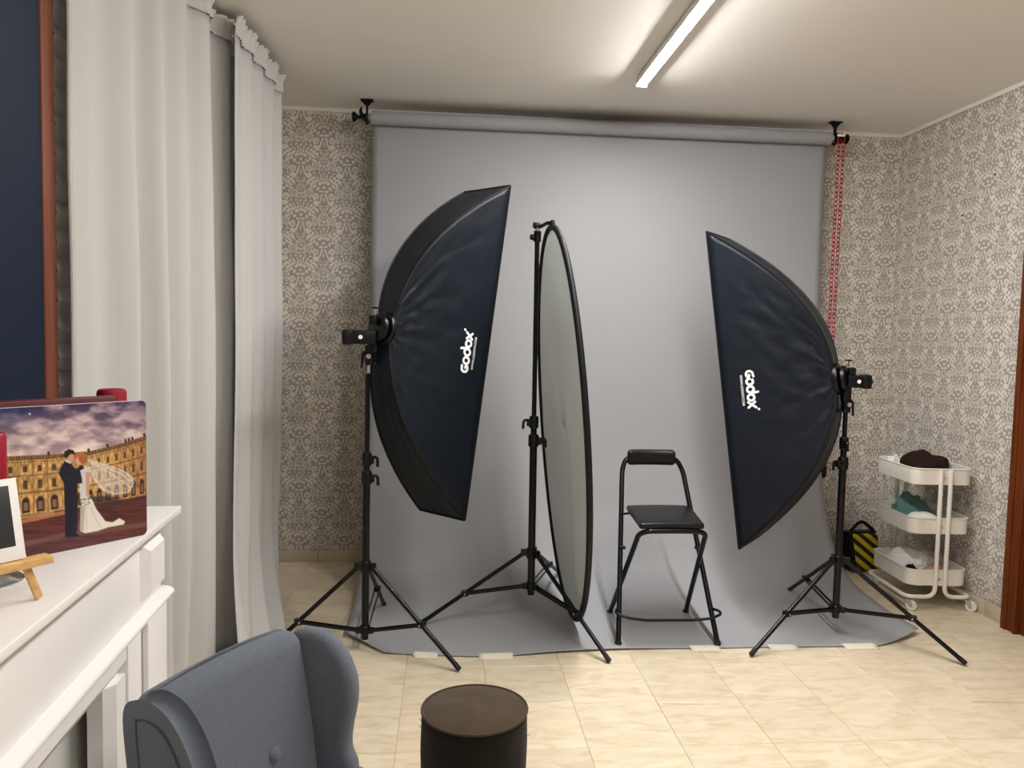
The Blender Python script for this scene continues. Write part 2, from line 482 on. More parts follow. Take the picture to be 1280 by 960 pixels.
# ================================================================== THE SETTING
# floor: slab with loose-laid tiles; the tiles in view are pieces of their own
fl = MB().box(((XL+XR)/2, (YR+YB)/2, -0.053), (XR-XL+0.2, YB-YR+0.2, 0.1)).build('floor', m_joint, smooth=False)
struct(fl, 'cream stone-look tiled floor')
T = 0.338; tx0, ty0 = 0.521, 2.596
tile_me = None
k0, k1 = math.floor((XL-tx0)/T), math.ceil((XR-tx0)/T)
j0, j1 = math.floor((1.2-ty0)/T), math.ceil((YB-ty0)/T)
tile_cache = {}
def tile_mesh(wx, wy):
    key = (round(wx, 4), round(wy, 4))
    if key in tile_cache: return tile_cache[key]
    a, b, t, c = wx/2, wy/2, 0.012, 0.0012
    vs = [(-a, -b, -t), (a, -b, -t), (a, b, -t), (-a, b, -t), (-a, -b, -c), (a, -b, -c), (a, b, -c), (-a, b, -c),
          (-a+c, -b+c, 0), (a-c, -b+c, 0), (a-c, b-c, 0), (-a+c, b-c, 0)]
    fs = [(0, 3, 2, 1), (8, 9, 10, 11)]
    for k in range(4):
        n = (k+1) % 4; fs += [(k, n, n+4, k+4), (k+4, n+4, n+8, k+8)]
    me = bpy.data.meshes.new('tile'); me.from_pydata(vs, [], fs); me.materials.append(m_tile)
    tile_cache[key] = me; return me
G = 0.0008
for j in range(j0, j1):
    for k in range(k0, k1):
        xa, xb = max(tx0+k*T, XL), min(tx0+(k+1)*T, XR); ya, yb = ty0+j*T, min(ty0+(j+1)*T, YB)
        if xb-xa < 0.02 or yb-ya < 0.02: continue
        o = bpy.data.objects.new('tile', tile_mesh(xb-xa-2*G, yb-ya-2*G)); COL.objects.link(o)
        o.parent = fl; o.location = Vector(((xa+xb)/2, (ya+yb)/2, random.uniform(-0.0004, 0.0))) - WLOC[fl.name]
# tiles behind the camera in one go
rest = MB()
y = ty0+j0*T
while y > YR:
    for k in range(k0, k1):
        xa, xb = max(tx0+k*T, XL), min(tx0+(k+1)*T, XR)
        if xb-xa > 0.02: rest.box(((xa+xb)/2, y-T/2, -0.006), (xb-xa-2*G, T-2*G, 0.012))
    y -= T
ro = rest.build('tile_field', m_tile, fl, smooth=False); ro['kind'] = 'stuff'
# scuffs on the tiles
for (p, q, wd) in (((2.16, 2.872), (2.50, 2.842), 0.010), ((0.55+0.33, 2.905), (0.98+0.06, 2.895), 0.006)):
    a = Vector((*p, 0)); b = Vector((*q, 0)); n_ = (b-a).cross(Vector((0, 0, 1))).normalized()
    MB().add([a+n_*wd*0.2, b+n_*wd*0.1, b-n_*wd*0.4, a-n_*wd*0.5, a+n_*wd*.2+Vector((0, 0, .0006)), b+n_*wd*.1+Vector((0, 0, .0006)), b-n_*wd*.4+Vector((0, 0, .0006)), a-n_*wd*.5+Vector((0, 0, .0006))],
             [(3, 2, 1, 0), (4, 5, 6, 7), (0, 1, 5, 4), (1, 2, 6, 5), (2, 3, 7, 6), (3, 0, 4, 7)]).build('scuff_mark', m_joint, fl, smooth=False)

struct(MB().box(((XL+XR)/2, (YR+YB)/2, ZC+0.05), (XR-XL+0.2, YB-YR+0.2, 0.1)).build('ceiling', m_ceil, smooth=False), 'plain off-white ceiling')
struct(MB().box(((XL+XR)/2, YB+0.05, ZC/2), (XR-XL+0.2, 0.1, ZC)).build('wall_back', m_wpb, smooth=False), 'back wall in grey and cream damask wallpaper')
struct(MB().box((XR+0.05, (YR+YB)/2, ZC/2), (0.1, YB-YR, ZC)).build('wall_right', m_wpr, smooth=False), 'right wall in grey and cream damask wallpaper')
struct(MB().box((XL-0.05, (YR+YB)/2, ZC/2), (0.1, YB-YR, ZC)).build('wall_left', m_plaster, smooth=False), 'pale left wall behind the curtains')
struct(MB().box(((XL+XR)/2, YR-0.05, ZC/2), (XR-XL+0.2, 0.1, ZC)).build('wall_rear', m_plaster, smooth=False), 'pale rear wall')
# cornice strips
struct(MB().rbox(((XL+XR)/2, YB-0.006, ZC-0.013), (XR-XL, 0.012, 0.026), 0.004, 2).build('trim_1', m_trim), 'thin white moulding between back wall and ceiling')
struct(MB().rbox((XR-0.006, (YR+YB)/2-0.006, ZC-0.013), (0.012, YB-YR-0.014, 0.026), 0.004, 2).build('trim_2', m_trim), 'thin white moulding between right wall and ceiling')
# skirting, tile by tile
bb = struct(MB().box(((XL+XR)/2, YB-0.003, 0.032), (XR-XL, 0.006, 0.064)).build('baseboard_back', m_joint, smooth=False), 'beige stone skirting along the back wall')
x = XL
while x < XR-0.02:
    x2 = min(x+T, XR); MB().rbox(((x+x2)/2, YB-0.0085, 0.036), (x2-x-0.003, 0.010, 0.072), 0.002, 1).build('skirting_tile', m_skirt, bb); x = x2
br = struct(MB().box((XR-0.003, (3.66+YB)/2, 0.036), (0.006, YB-3.66, 0.072)).build('baseboard_right', m_joint, smooth=False), 'beige stone skirting along the right wall')
y = YB-0.016
while y > 3.68:
    y2 = max(y-T, 3.664); MB().rbox((XR-0.0085, (y+y2)/2, 0.04), (0.010, y-y2-0.003, 0.08), 0.002, 1).build('skirting_tile', m_skirt, br); y = y2

# door at the right
dr = struct(bpy.data.objects.new('door_1', None), 'cherry brown wooden door with moulded casing'); COL.objects.link(dr)
dr.location = (XR, 3.1, 0); WLOC[dr.name] = Vector(dr.location)
def door_casing(y0, y1, nm):
    m_ = MB(); m_.rbox((XR-0.022, (y0+y1)/2, 1.07), (0.044, abs(y1-y0), 2.14), 0.006, 2)
    s_ = 1 if y1 > y0 else -1
    m_.rbox((XR-0.046, y1-s_*0.018, 1.07), (0.014, 0.036, 2.14), 0.005, 2)
    m_.rbox((XR-0.046, y0+s_*0.010, 1.07), (0.010, 0.02, 2.14), 0.004, 2)
    return m_.build(nm, m_cherry, dr)
door_casing(3.555, 3.655, 'casing'); door_casing(2.685, 2.585, 'casing')
MB().rbox((XR-0.022, 3.12, 2.19), (0.044, 1.07, 0.1), 0.006, 2).build('casing', m_cherry, dr)
MB().rbox((XR-0.012, 3.12, 1.07), (0.022, 0.868, 2.135), 0.004, 2).build('door_leaf', m_cherry, dr)
for zc_, hh in ((0.5, 0.75), (1.5, 1.0)):
    MB().rbox((XR-0.026, 3.12, zc_), (0.012, 0.6, hh), 0.005, 2).build('panel', m_cherry, dr)
hd = MB(); hd.lathe([(0.024, 0), (0.024, 0.008), (0.009, 0.012), (0.009, 0.05)], (XR-0.023, 2.76, 1.02), (-1, 0, 0), 16)
hd.tube([(XR-0.07, 2.76, 1.02), (XR-0.072, 2.80, 1.02), (XR-0.072, 2.88, 1.018)], 0.009, 8); hd.build('handle', m_steel, dr)

# window on the left wall
wn = struct(bpy.data.objects.new('window_1', None), 'brown wooden window with dark navy pane'); COL.objects.link(wn)
wn.location = (XL, 2.2, 0.9); WLOC[wn.name] = Vector(wn.location)
MB().rbox((-1.086, 2.172, 1.66), (0.050, 0.066, 1.52), 0.006, 2).build('stile', m_sash, wn)
MB().rbox((-1.086, 1.22, 1.66), (0.050, 0.072, 1.52), 0.006, 2).build('stile', m_sash, wn)
MB().rbox((-1.086, 1.698, 0.94), (0.050, 0.882, 0.08), 0.006, 2).build('rail', m_sash, wn)
MB().rbox((-1.086, 1.698, 2.38), (0.050, 0.882, 0.08), 0.006, 2).build('rail', m_sash, wn)
MB().box((-1.074, 1.698, 1.66), (0.014, 0.882, 1.37)).build('pane', m_navy, wn, smooth=False)
MB().rbox((-1.095, 2.73, 2.42), (0.05, 1.10, 0.07), 0.006, 2).build('head_frame', m_sash, wn)
MB().rbox((-1.106, 2.2, 0.885), (0.036, 2.3, 0.03), 0.004, 2).build('window_sill', m_inner, wn)
z = 0.94
sl_me = None
while z < 2.37:
    if sl_me is None:
        o = MB().rbox((-1.116, 2.73, z), (0.012, 1.10, 0.068), 0.005, 2).build('slat', m_slat, wn); sl_me = o; zs0 = z
    else:
        o = sl_me.copy(); COL.objects.link(o); o.location = sl_me.location + Vector((0, 0, z-zs0))
    z += 0.073
# pleated blind hanging behind the curtain
def pb(u, v):
    zz = 0.96 + v*1.42; ph = (zz/0.08) % 1.0; tri = abs(ph*2-1)
    return (-1.100 + 0.028*tri, 2.246 + u*0.13 - 0.012*tri, zz)
pbm = MB().grid(pb, 8, 142); po = pbm.build('pleated_blind', m_sheer, smooth=False, recalc=False)
tag(po, 'white pleated window blind with zigzag edge beside brown frame', 'blind')
sm = po.modifiers.new('thickness', 'SOLIDIFY'); sm.thickness = 0.0015

# ================================================================== CEILING LAMP
def tube_light(TX, TY0, TY1, label, m):
    lt = thing('tube_light', label, 'lamp', (TX, (TY0+TY1)/2, ZC-0.06))
    MB().rbox((TX, (TY0+TY1)/2, ZC-0.007), (0.040, TY1-TY0, 0.014), 0.003, 2).build('housing', m_trim, lt)
    tr = MB()
    for a, b in ((-0.027, 0), (0.027, 0)):       # reflector channel that carries the diffuser
        tr.rbox((TX+a*0.96, (TY0+TY1)/2, ZC-0.0285), (0.004, TY1-TY0-0.004, 0.028), 0.0015, 1)
    tr.rbox((TX, (TY0+TY1)/2, ZC-0.0165), (0.054, TY1-TY0-0.004, 0.004), 0.0015, 1)
    tr.build('channel', m_trim, lt)
    df = MB(); prof = [(TX+0.0235*math.cos(a), ZC-0.0385-0.0138*math.sin(a)) for a in [math.pi*k/12 for k in range(13)]]
    df.grid(lambda u, v: (prof[round(u*12)][0], TY0+0.008+(TY1-TY0-0.016)*v, prof[round(u*12)][1]), 12, 1)
    df.f.append(tuple(range(13))); df.f.append(tuple(range(25, 12, -1))); df.f.append((0, 13, 25, 12))
    df.build('diffuser', m, lt)
    for yy in (TY0+0.002, TY1-0.002):
        MB().rbox((TX, yy, ZC-0.034), (0.058, 0.006, 0.040), 0.002, 1).build('end_cap', m_trim, lt)
tube_light(0.985, 1.62, 4.02, 'lit white LED tube lamp on the ceiling in front of the backdrop roll', m_tube)
tube_light(0.985, -0.75, 0.77, 'unseen LED tube lamp added on the ceiling near the camera to light the foreground', m_tube2)

# ================================================================== CURTAINS
def curtain(name, label, Ya, Yb, Xa, Xb, folds, amp, ztop, bottom, seed, header=0.085, phase=0.0, hem_w=None):
    root = thing(name, label, 'curtain', ((Xa+Xb)/2, (Ya+Yb)/2, 0), 'white curtains on the window wall')
    rnd = random.Random(seed)
    js = [rnd.uniform(-0.35, 0.35) for _ in range(40)]; am = [rnd.uniform(0.55, 1.25) for _ in range(40)]
    def pt(u, v):                        # v 0 bottom .. 1 top
        zz = ztop*v
        k = u*folds + phase; i = int(math.floor(k)); fr_ = k-i
        warp = u + (js[i % 40]*(1-fr_)+js[(i+1) % 40]*fr_)*0.35/folds
        a = amp*(am[i % 40]*(1-fr_)+am[(i+1) % 40]*fr_)*min(1, 0.12+u*4.5)
        gather = 0.6+0.4*min(1, (1-v)*2.2)
        s_ = math.sin(2*math.pi*(warp*folds+phase))
        s_ = math.copysign(abs(s_)**0.75, s_)
        w2 = math.sin(2*math.pi*(u*folds*2.3+1.1)+v*1.5)*0.18*(1-v)
        d = a*gather*(s_+w2) + 0.006*noise.noise(Vector((u*9, v*5, seed)))
        X = Xa+(Xb-Xa)*u + d; Y = Ya+(Yb-Ya)*u + 0.25*a*math.cos(2*math.pi*(warp*folds+phase))*gather
        dx, dy = bottom(u, v)
        return (X+dx, Y+dy, max(0.004, zz))
    vb = (ztop-header)/ztop
    body = MB().grid(lambda u, v: pt(u, v*vb), int(folds*16), 46).build('curtain_cloth', m_curt, root, recalc=False)
    def hp(u, v):
        p = Vector(pt(u, vb+(1-vb)*v)); t = abs(math.sin(2*math.pi*u*folds*2.6))**0.6*2-1
        e = 0.009*t*(0.25+0.75*abs(2*v-0.9)) + 0.016*max(0, v-0.6)*2
        return (p.x+0.006+e, p.y, p.z + 0.004*t*(v > 0.9))
    hdr = MB().grid(hp, int(folds*30), 8).build('heading_tape', m_curt, root, recalc=False)
    for o in (body, hdr):
        md = o.modifiers.new('thickness', 'SOLIDIFY'); md.thickness = 0.0016; md.offset = 0
    return root, pt
def bot_a(u, v):
    k = max(0, 1-v/0.25)
    return (0.02*k*math.sin(u*9), 0.0)
cA, ptA = curtain('curtain', 'wide white floor-length curtain panel beside the mantelpiece', 2.205, 3.78, -1.022, -0.982, 6.5, 0.052, 2.775, bot_a, 3, phase=0.0)
he = MB().tube([Vector(ptA(0.0, v/20*0.97)) for v in range(21)], 0.005, 6); he.build('side_hem', m_curt, cA)
def bot_b(u, v):
    k = max(0, 1-v/0.20); k2 = max(0, 1-v/0.5)
    return (0.10*k*k*(0.5+0.7*u) + 0.03*k*math.sin(u*17) + 0.04*k2*k2*(1-u), -0.12*k2*u - 0.28*k*k*u - 0.24*k2*k2*(1-u))
cB, ptB = curtain('curtain', 'narrow white curtain panel bunched on the floor near the back wall', 3.40, 4.16, -0.912, -0.892, 4.0, 0.030, 2.765, bot_b, 11, phase=0.1)
# cloth that spills over the floor under the narrow panel
def spill(u, v):
    a = 2*math.pi*u; r_ = 0.02+0.98*v
    h = 0.085*(1-r_**2)*(0.75+0.45*noise.noise(Vector((math.cos(a)*1.6, math.sin(a)*1.6, v*3))))
    h += 0.018*math.sin(a*5+v*4)*r_*(1-r_)*2
    return (-0.868+0.085*r_*math.cos(a), 3.58+0.20*r_*math.sin(a), max(0.004, h*1.25+0.006))
MB().grid(spill, 40, 10, True).build('hem_fold', m_curt, cB, recalc=False).modifiers.new('t', 'SOLIDIFY').thickness = 0.002

# ================================================================== BACKDROP
RY, RZ, RR = 4.652, 2.706, 0.040
PXL, PXR = -0.463, 2.336
bd = thing('backdrop', 'grey seamless paper backdrop sweeping from ceiling roll onto the floor', 'backdrop', (0.94, 4.0, 0))
rl = MB(); rl.lathe([(RR, 0), (RR, PXR-PXL)], (PXL, RY, RZ), (1, 0, 0), 40); rl.build('paper_roll', m_paper, bd)
for xx in (PXL-0.0, PXR+0.0):
    s_ = -1 if xx < 0 else 1
    MB().lathe([(0.020, 0), (0.020, 0.016), (0.016, 0.02)], (xx, RY, RZ), (s_, 0, 0), 20).build('core', m_inner, bd)
prof = catmull([(4.6915, RZ, 0), (4.698, 2.5, 0), (4.700, 2.1, 0), (4.672, 1.44, 0), (4.625, 0.98, 0), (4.560, 0.64, 0), (4.455, 0.365, 0),
                (4.285, 0.145, 0), (4.05, 0.055, 0), (3.77, 0.018, 0), (3.60, 0.007, 0), (3.43, 0.0045, 0)], 8)
NP = len(prof)-1
def sheet(u, v):
    q = v*NP; i = min(int(q), NP-1); t = q-i; p = prof[i]*(1-t)+prof[i+1]*t
    Y, Z = p.x, p.y
    X = PXL+(PXR-PXL)*u
    fl_ = max(0, min(1, (4.45-Y)/1.0))                       # 0 upright .. 1 at the front edge
    Y += fl_*(-0.06*math.exp(-((u-0.24)/0.14)**2) + 0.13*max(0, (u-0.90)/0.10)**1.3 + 0.20*max(0, (0.07-u)/0.07))
    X += fl_*0.03*u
    Z += fl_*(0.030*max(0, (u-0.86)/0.14)**2.0 + 0.020*max(0, (0.10-u)/0.10) + 0.006*math.exp(-((u-0.42)/0.10)**2)
              + 0.004*math.exp(-((u-0.33)/0.05)**2))
    Y -= 0.004*noise.noise(Vector((u*5, Z*2.2, 3.3)))*(1-fl_)
    return (X, Y, Z)
so = MB().grid(sheet, 70, NP).build('paper_sheet', m_paper, bd, recalc=False)
md = so.modifiers.new('thickness', 'SOLIDIFY'); md.thickness = 0.0012
# ceiling hooks with expander knobs
def hook(xx, side, label):
    h = thing('backdrop_hook', label, 'bracket', (xx, RY, ZC-0.1), 'ceiling hooks of the backdrop roll')
    pl = MB(); pl.rbox((xx, RY, ZC-0.004), (0.075, 0.05, 0.008), 0.003, 2)
    pl.add([(xx-.032, RY+.004, ZC-.008), (xx+.032, RY+.004, ZC-.008), (xx+.010, RY+.004, ZC-.035), (xx-.010, RY+.004, ZC-.035),
            (xx-.032, RY-.004, ZC-.008), (xx+.032, RY-.004, ZC-.008), (xx+.010, RY-.004, ZC-.035), (xx-.010, RY-.004, ZC-.035)],
           [(0, 1, 2, 3), (7, 6, 5, 4), (0, 4, 5, 1), (1, 5, 6, 2), (2, 6, 7, 3), (3, 7, 4, 0)])
    pl.build('ceiling_plate', m_blackp, h)
    MB().rbox((xx, RY, ZC-0.065), (0.012, 0.026, 0.075), 0.003, 2).build('stem', m_blackp, h)
    # the hook itself: a U that carries the expander
    pts = [(xx, RY+0.03*math.cos(math.radians(a)), RZ-0.004+0.03*math.sin(math.radians(a))) for a in range(100, 380, 20)]
    MB().tube(pts, 0.008, 8).build('hook_arm', m_blackp, h)
    ex = MB(); ex.lathe([(0.014, -0.012), (0.021, 0.0), (0.021, 0.022), (0.012, 0.028), (0.012, 0.055), (0.020, 0.060), (0.031, 0.072), (0.031, 0.080), (0.018, 0.088)],
                        (xx, RY, RZ), (side, 0, 0), 18)
    ex.build('expander_knob', m_blackp, h)
    if side < 0:
        MB().tube([(xx-0.03, RY-0.01, RZ+0.01), (xx-0.036, RY-0.012, RZ+0.035), (xx-0.030, RY-0.012, RZ+0.055)], [0.012, 0.010, 0.004], 8).build('cam_lever', m_blackp, h)
    return h
hook(PXL-0.028, -1, 'black ceiling hook with knob at the backdrop roll end near curtains')
hook(PXR+0.028, 1, 'black ceiling hook holding the backdrop roll end beside the red chain')
# red bead chain
CX, CY = 2.377, 4.62
ch = thing('pulley_chain', 'red plastic pulley chain hanging in two strands beside the backdrop', 'chain', (CX, CY, 0.62))
wl = MB(); wl.lathe([(0.034, 0), (0.034, 0.006), (0.026, 0.010), (0.026, 0.018), (0.034, 0.022), (0.034, 0.028)], (CX-0.014, CY, 2.70), (1, 0, 0), 20)
wl.build('pulley_wheel', m_blackp, ch)
MB().rbox((CX-0.002, CY-0.030, 2.712), (0.05, 0.012, 0.016), 0.004, 2).build('chain_guide', m_trim, ch)
link_prof = []
def strand(dx, dy0, sway):
    s_ = MB(); pn = MB(); zt, zb = 2.685, 0.70; pitch = 0.0275; n_ = int((zt-zb)/pitch)
    for i in range(n_):
        z_ = zt-i*pitch; cx_ = CX+dx+sway*(i/n_); cy_ = CY+dy0
        # flat oval link in the plane of the wall: open ring
        loop = []
        for k in range(8):
            a = 2*math.pi*k/8
            loop.append((cx_+0.0088*math.cos(a), cy_, z_+0.0165*math.sin(a)))
        s_.tube(loop, 0.0026, 5, closed=True)
        pn.rbox((cx_, cy_, z_-pitch/2), (0.013, 0.009, 0.008), 0.002, 1)
    o = s_.build('chain_strand', m_red, ch); o['kind'] = 'stuff'; q_ = pn.build('chain_pins', m_gfoot, o); q_['kind'] = 'stuff'; return o
strand(-0.014, -0.026, -0.010); strand(0.016, -0.026, -0.012)
wt = MB(); wt.lathe([(0.008, 0), (0.020, 0.012), (0.020, 0.075), (0.012, 0.09)], (CX-0.012, CY-0.026, 0.60), None, 16); wt.build('chain_weight', m_blackp, ch)
MB().lathe([(0.019, 0), (0.021, 0.01), (0.021, 0.04), (0.010, 0.055)], (CX-0.012, CY-0.026, 0.675), None, 16).build('weight_cap', m_red, ch)
# tape on the paper's front edge
def edge_y(x):
    best = min(range(0, 201), key=lambda k: abs(sheet(k/200, 1.0)[0]-x)); return sheet(best/200, 1.0)
tl = ['leftmost strip of white tape, on the backdrop edge behind the brown pouf', 'wide strip of white tape on the backdrop edge above the pouf',
      'strip of white tape on the backdrop edge in front of the bar stool', 'short strip of white tape between bar stool and right light stand foot',
      'rightmost strip of white tape on the backdrop edge under the light stand']
for (xa, xb), lb in zip(((-0.13, -0.02), (0.165, 0.32), (1.16, 1.30), (1.54, 1.68), (1.91, 2.075)), tl):
    ea, eb = edge_y(xa), edge_y(xb)
    def tp(u, v, ea=ea, eb=eb, xa=xa, xb=xb):
        yy = ea[1]*(1-u)+eb[1]*u; zz = ea[2]*(1-u)+eb[2]*u
        d = 0.03-0.06*v
        return (xa+(xb-xa)*u, yy+d, max(0.0016, (zz+0.0022) if d > 0 else (zz+0.0022)*(1+d/0.02) if d > -0.02 else 0.0016))
    o = MB().grid(tp, 6, 8).build('tape_strip', m_tape, recalc=False); md = o.modifiers.new('t', 'SOLIDIFY'); md.thickness = 0.0004; md.offset = 1
    tag(o, lb, 'tape', 'tape strips on the backdrop edge')

# ================================================================== LIGHT STANDS
def light_stand(cx, cy, hub, low, c1, c2, top, R, angs, label, rad=0.016, foot_z=None, lever=((1, -0.3), (1, -0.2)), lean=0.0):
    st = thing('light_stand', label, 'light stand', (cx, cy, 0), 'black tripod light stands')
    def ax(z): return Vector((cx+lean*(z-low), cy, z))
    MB().tube([ax(low), ax(low+0.02), ax(c2)], [rad*0.9, rad, rad], 14).build('lower_tube', m_black, st)
    MB().tube([ax(c2), ax(c1)], rad*0.82, 12).build('middle_tube', m_black, st)
    MB().tube([ax(c1), ax(top)], rad*0.64, 12).build('upper_tube', m_black, st)
    for (zz, (lx, ly), r_) in ((c1, lever[0], rad*1.25), (c2, lever[1], rad*1.42)):
        cl = MB(); cl.lathe([(r_*0.9, -0.032), (r_, -0.028), (r_, 0.02), (r_*0.85, 0.028)], ax(zz), None, 16)
        d = Vector((lx, ly, 0)).normalized()
        cl.rbox(ax(zz)+d*(r_+0.004)+Vector((0, 0, -0.004)), (0.02, 0.022, 0.036), 0.004, 2)
        co = cl.build('locking_collar', m_blackp, st)
        p = ax(zz)+d*(r_+0.008)
        kb = MB().tube(fillet([p+Vector((0, 0, 0.008)), p+d*0.024+Vector((0, 0, 0.008)), p+d*0.026+Vector((0, 0, -0.034))], 0.012), [0.007]*14, 8)
        kb.build('locking_lever', m_blackp, co)
    hb = MB(); hb.lathe([(rad*1.3, -0.03), (rad*1.45, -0.026), (rad*1.45, 0.016), (rad*1.2, 0.022)], ax(hub), None, 18)
    lb = MB(); lb.lathe([(rad*1.2, -0.02), (rad*1.4, -0.016), (rad*1.4, 0.016), (rad*1.2, 0.02)], ax(low+0.045), None, 18)
    for i, a in enumerate(angs):
        d = Vector((math.cos(math.radians(a)), math.sin(math.radians(a)), 0)); nrm = d.cross(Vector((0, 0, 1)))
        fz = foot_z[i] if foot_z else 0.0
        tp = ax(hub)+d*(rad*1.45+0.014)+Vector((0, 0, -0.006)); ft = Vector((cx, cy, fz+0.010))+d*R
        hb.rbox(ax(hub)+d*(rad*1.3+0.012), (0.034, 0.026, 0.032), 0.004, 2, Matrix.Rotation(math.radians(a), 3, 'Z'))
        dirv = (ft-tp).normalized()
        lg = MB().tube([tp-dirv*0.012, ft-dirv*0.03], 0.0105, 12).build('leg', m_black, st)
        MB().tube([ft-dirv*0.035, ft-dirv*0.004, ft], [0.0118, 0.0118, 0.008], 12).build('rubber_foot', m_gfoot, lg)
        # braces: two flat bars
        k = 0.57; j = tp*(1-k)+ft*k; b0 = ax(low+0.045)+d*(rad*1.4+0.006)
        lb.rbox(ax(low+0.045)+d*(rad*1.3+0.008), (0.028, 0.024, 0.026), 0.003, 2, Matrix.Rotation(math.radians(a), 3, 'Z'))
        br_ = MB()
        for sg in (-1, 1):
            br_.tube([b0+nrm*sg*0.0115, j+nrm*sg*0.0115], 0.0034, 6, flat=2.2)
        bo = br_.build('brace', m_black, st)
        jb = MB(); jb.rbox(j, (0.034, 0.030, 0.026), 0.004, 2, Matrix.Rotation(math.radians(a), 3, 'Z')); jo = jb.build('brace_joint', m_blackp, st)
        for sg in (-1, 1):
            MB().lathe([(0.0045, 0), (0.0045, 0.004), (0.002, 0.006)], j+nrm*sg*0.0155, nrm*sg, 8).build('rivet', m_steel, jo)
    hb.build('leg_hub', m_blackp, st); lb.build('brace_hub', m_blackp, st)
    return st
# left stand, centre stand with reflector arm, right stand
light_stand(-0.351, 3.46, 0.395, 0.055, 0.884, 0.800, 1.265, 0.49, (-29, 84.5, 198), 'black tripod light stand beneath the left softbox, nearest the curtains', 0.0165,
            foot_z=(0, 0.03, 0), lever=((1, -0.4), (1, -0.4)))
cst = light_stand(0.437, 3.74, 0.375, 0.160, 1.028, 0.937, 1.91, 0.55, (-56, 66, 183), 'black tripod stand holding the oval reflector, beside the bar stool', 0.0185,
            foot_z=(0, 0.10, 0.016), lever=((-1, -0.3), (1, -0.3)), lean=-0.006)
light_stand(1.925, 3.55, 0.390, 0.100, 0.965, 0.868, 1.165, 0.56, (203, -38, 89), 'black tripod light stand beneath the right softbox, nearest the trolley', 0.0175,
            foot_z=(0, 0, 0.03), lever=((-0.2, -1), (-1, -0.3)))

# ================================================================== REFLECTOR
rc = Vector((0.562, 3.664, 1.010)); ra, rb = 0.480, 0.955
re_ = Vector((-0.0805, 0.995, 0.0583)).normalized(); rv_ = Vector((-0.0874, -0.0653, 0.994)); rv_ = (rv_-re_*rv_.dot(re_)).normalized()
rn_ = re_.cross(rv_).normalized()
rf = thing('oval_reflector', 'tall oval grey reflector panel with black rim hanging from the centre stand', 'reflector', (rc.x+0.08, rc.y, rc.z-rb))
def rd(u, v):
    a = 2*math.pi*u; k = 0.001+0.999*v
    p = rc + re_*ra*k*math.cos(a) + rv_*rb*k*math.sin(a)
    return p + rn_*(0.010*noise.noise(Vector((k*math.cos(a)*2.2, k*math.sin(a)*2.6, 1.7)))*(1-k**4) + 0.016*math.exp(-((k*math.cos(a)+0.1)/0.12)**2)*(1-k*k))
dk = MB().grid(rd, 72, 16, True).build('reflector_cloth', m_grefl, rf, recalc=False); md = dk.modifiers.new('t', 'SOLIDIFY'); md.thickness = 0.003; md.offset = 0
MB().tube([rc + re_*ra*math.cos(2*math.pi*k/96) + rv_*rb*math.sin(2*math.pi*k/96) for k in range(96)], 0.0148, 10, closed=True).build('rim', m_nylon2, rf)
tp_ = rc+rv_*rb
ah = thing('reflector_holder', 'small black holder arm with clip on top of the centre stand', 'clamp', (0.43, 3.74, 1.93))
hm = MB(); hm.lathe([(0.018, 0), (0.018, 0.05)], (0.427, 3.74, 1.905), None, 14); hm.lathe([(0.012, 0), (0.016, 0.01), (0.012, 0.022)], (0.413, 3.73, 1.925), (-1, -0.3, 0), 12)
hm.build('clamp_body', m_blackp, ah)
MB().lathe([(0.010, 0), (0.010, 0.03)], (0.427, 3.74, 1.953), None, 12).build('spigot', m_steel, ah)
MB().tube([(0.412, 3.742, 1.975), (0.440, 3.735, 1.977), tp_+Vector((-0.02, 0.02, 0.020)), tp_+Vector((0.0, -0.02, 0.016))], 0.009, 8).build('arm', m_blackp, ah)
MB().rbox((0.422, 3.74, 1.984), (0.036, 0.03, 0.026), 0.005, 2).build('arm_clamp', m_blackp, ah)
MB().rbox(tp_+Vector((0.0, -0.01, 0.012)), (0.020, 0.05, 0.034), 0.005, 2).build('clip', m_blackp, ah)

# ================================================================== SOFTBOXES
def stroke_letters():
    """the wordmark drawn with strokes; x along the word, y up, x-height 1"""
    S = []; th = 0.30
    def ring_pts(cx, cy, r, a0, a1, n): return [(cx+r*math.cos(math.radians(a0+(a1-a0)*k/n)), cy+r*math.sin(math.radians(a0+(a1-a0)*k/n))) for k in range(n+1)]
    r = 0.40
    S.append(ring_pts(0.55, 0.55, r+0.02, 62, 345, 26) + [(0.62, 0.50)] ) # G
    S[-1][0] = (0.86, 1.02)
    S.append(ring_pts(1.52, 0.5, r, 0, 360, 28))
    S.append(ring_pts(2.55, 0.5, r, 0, 360, 28)); S.append([(2.95, 0.5), (3.00, 1.0), (2.92, 1.42)])
    S.append(ring_pts(3.62, 0.5, r, 0, 360, 28))
    S.append([(4.22, 0.06), (4.96, 1.0)]); S.append([(4.22, 0.94), (4.92, 0.06)])
    return S, th
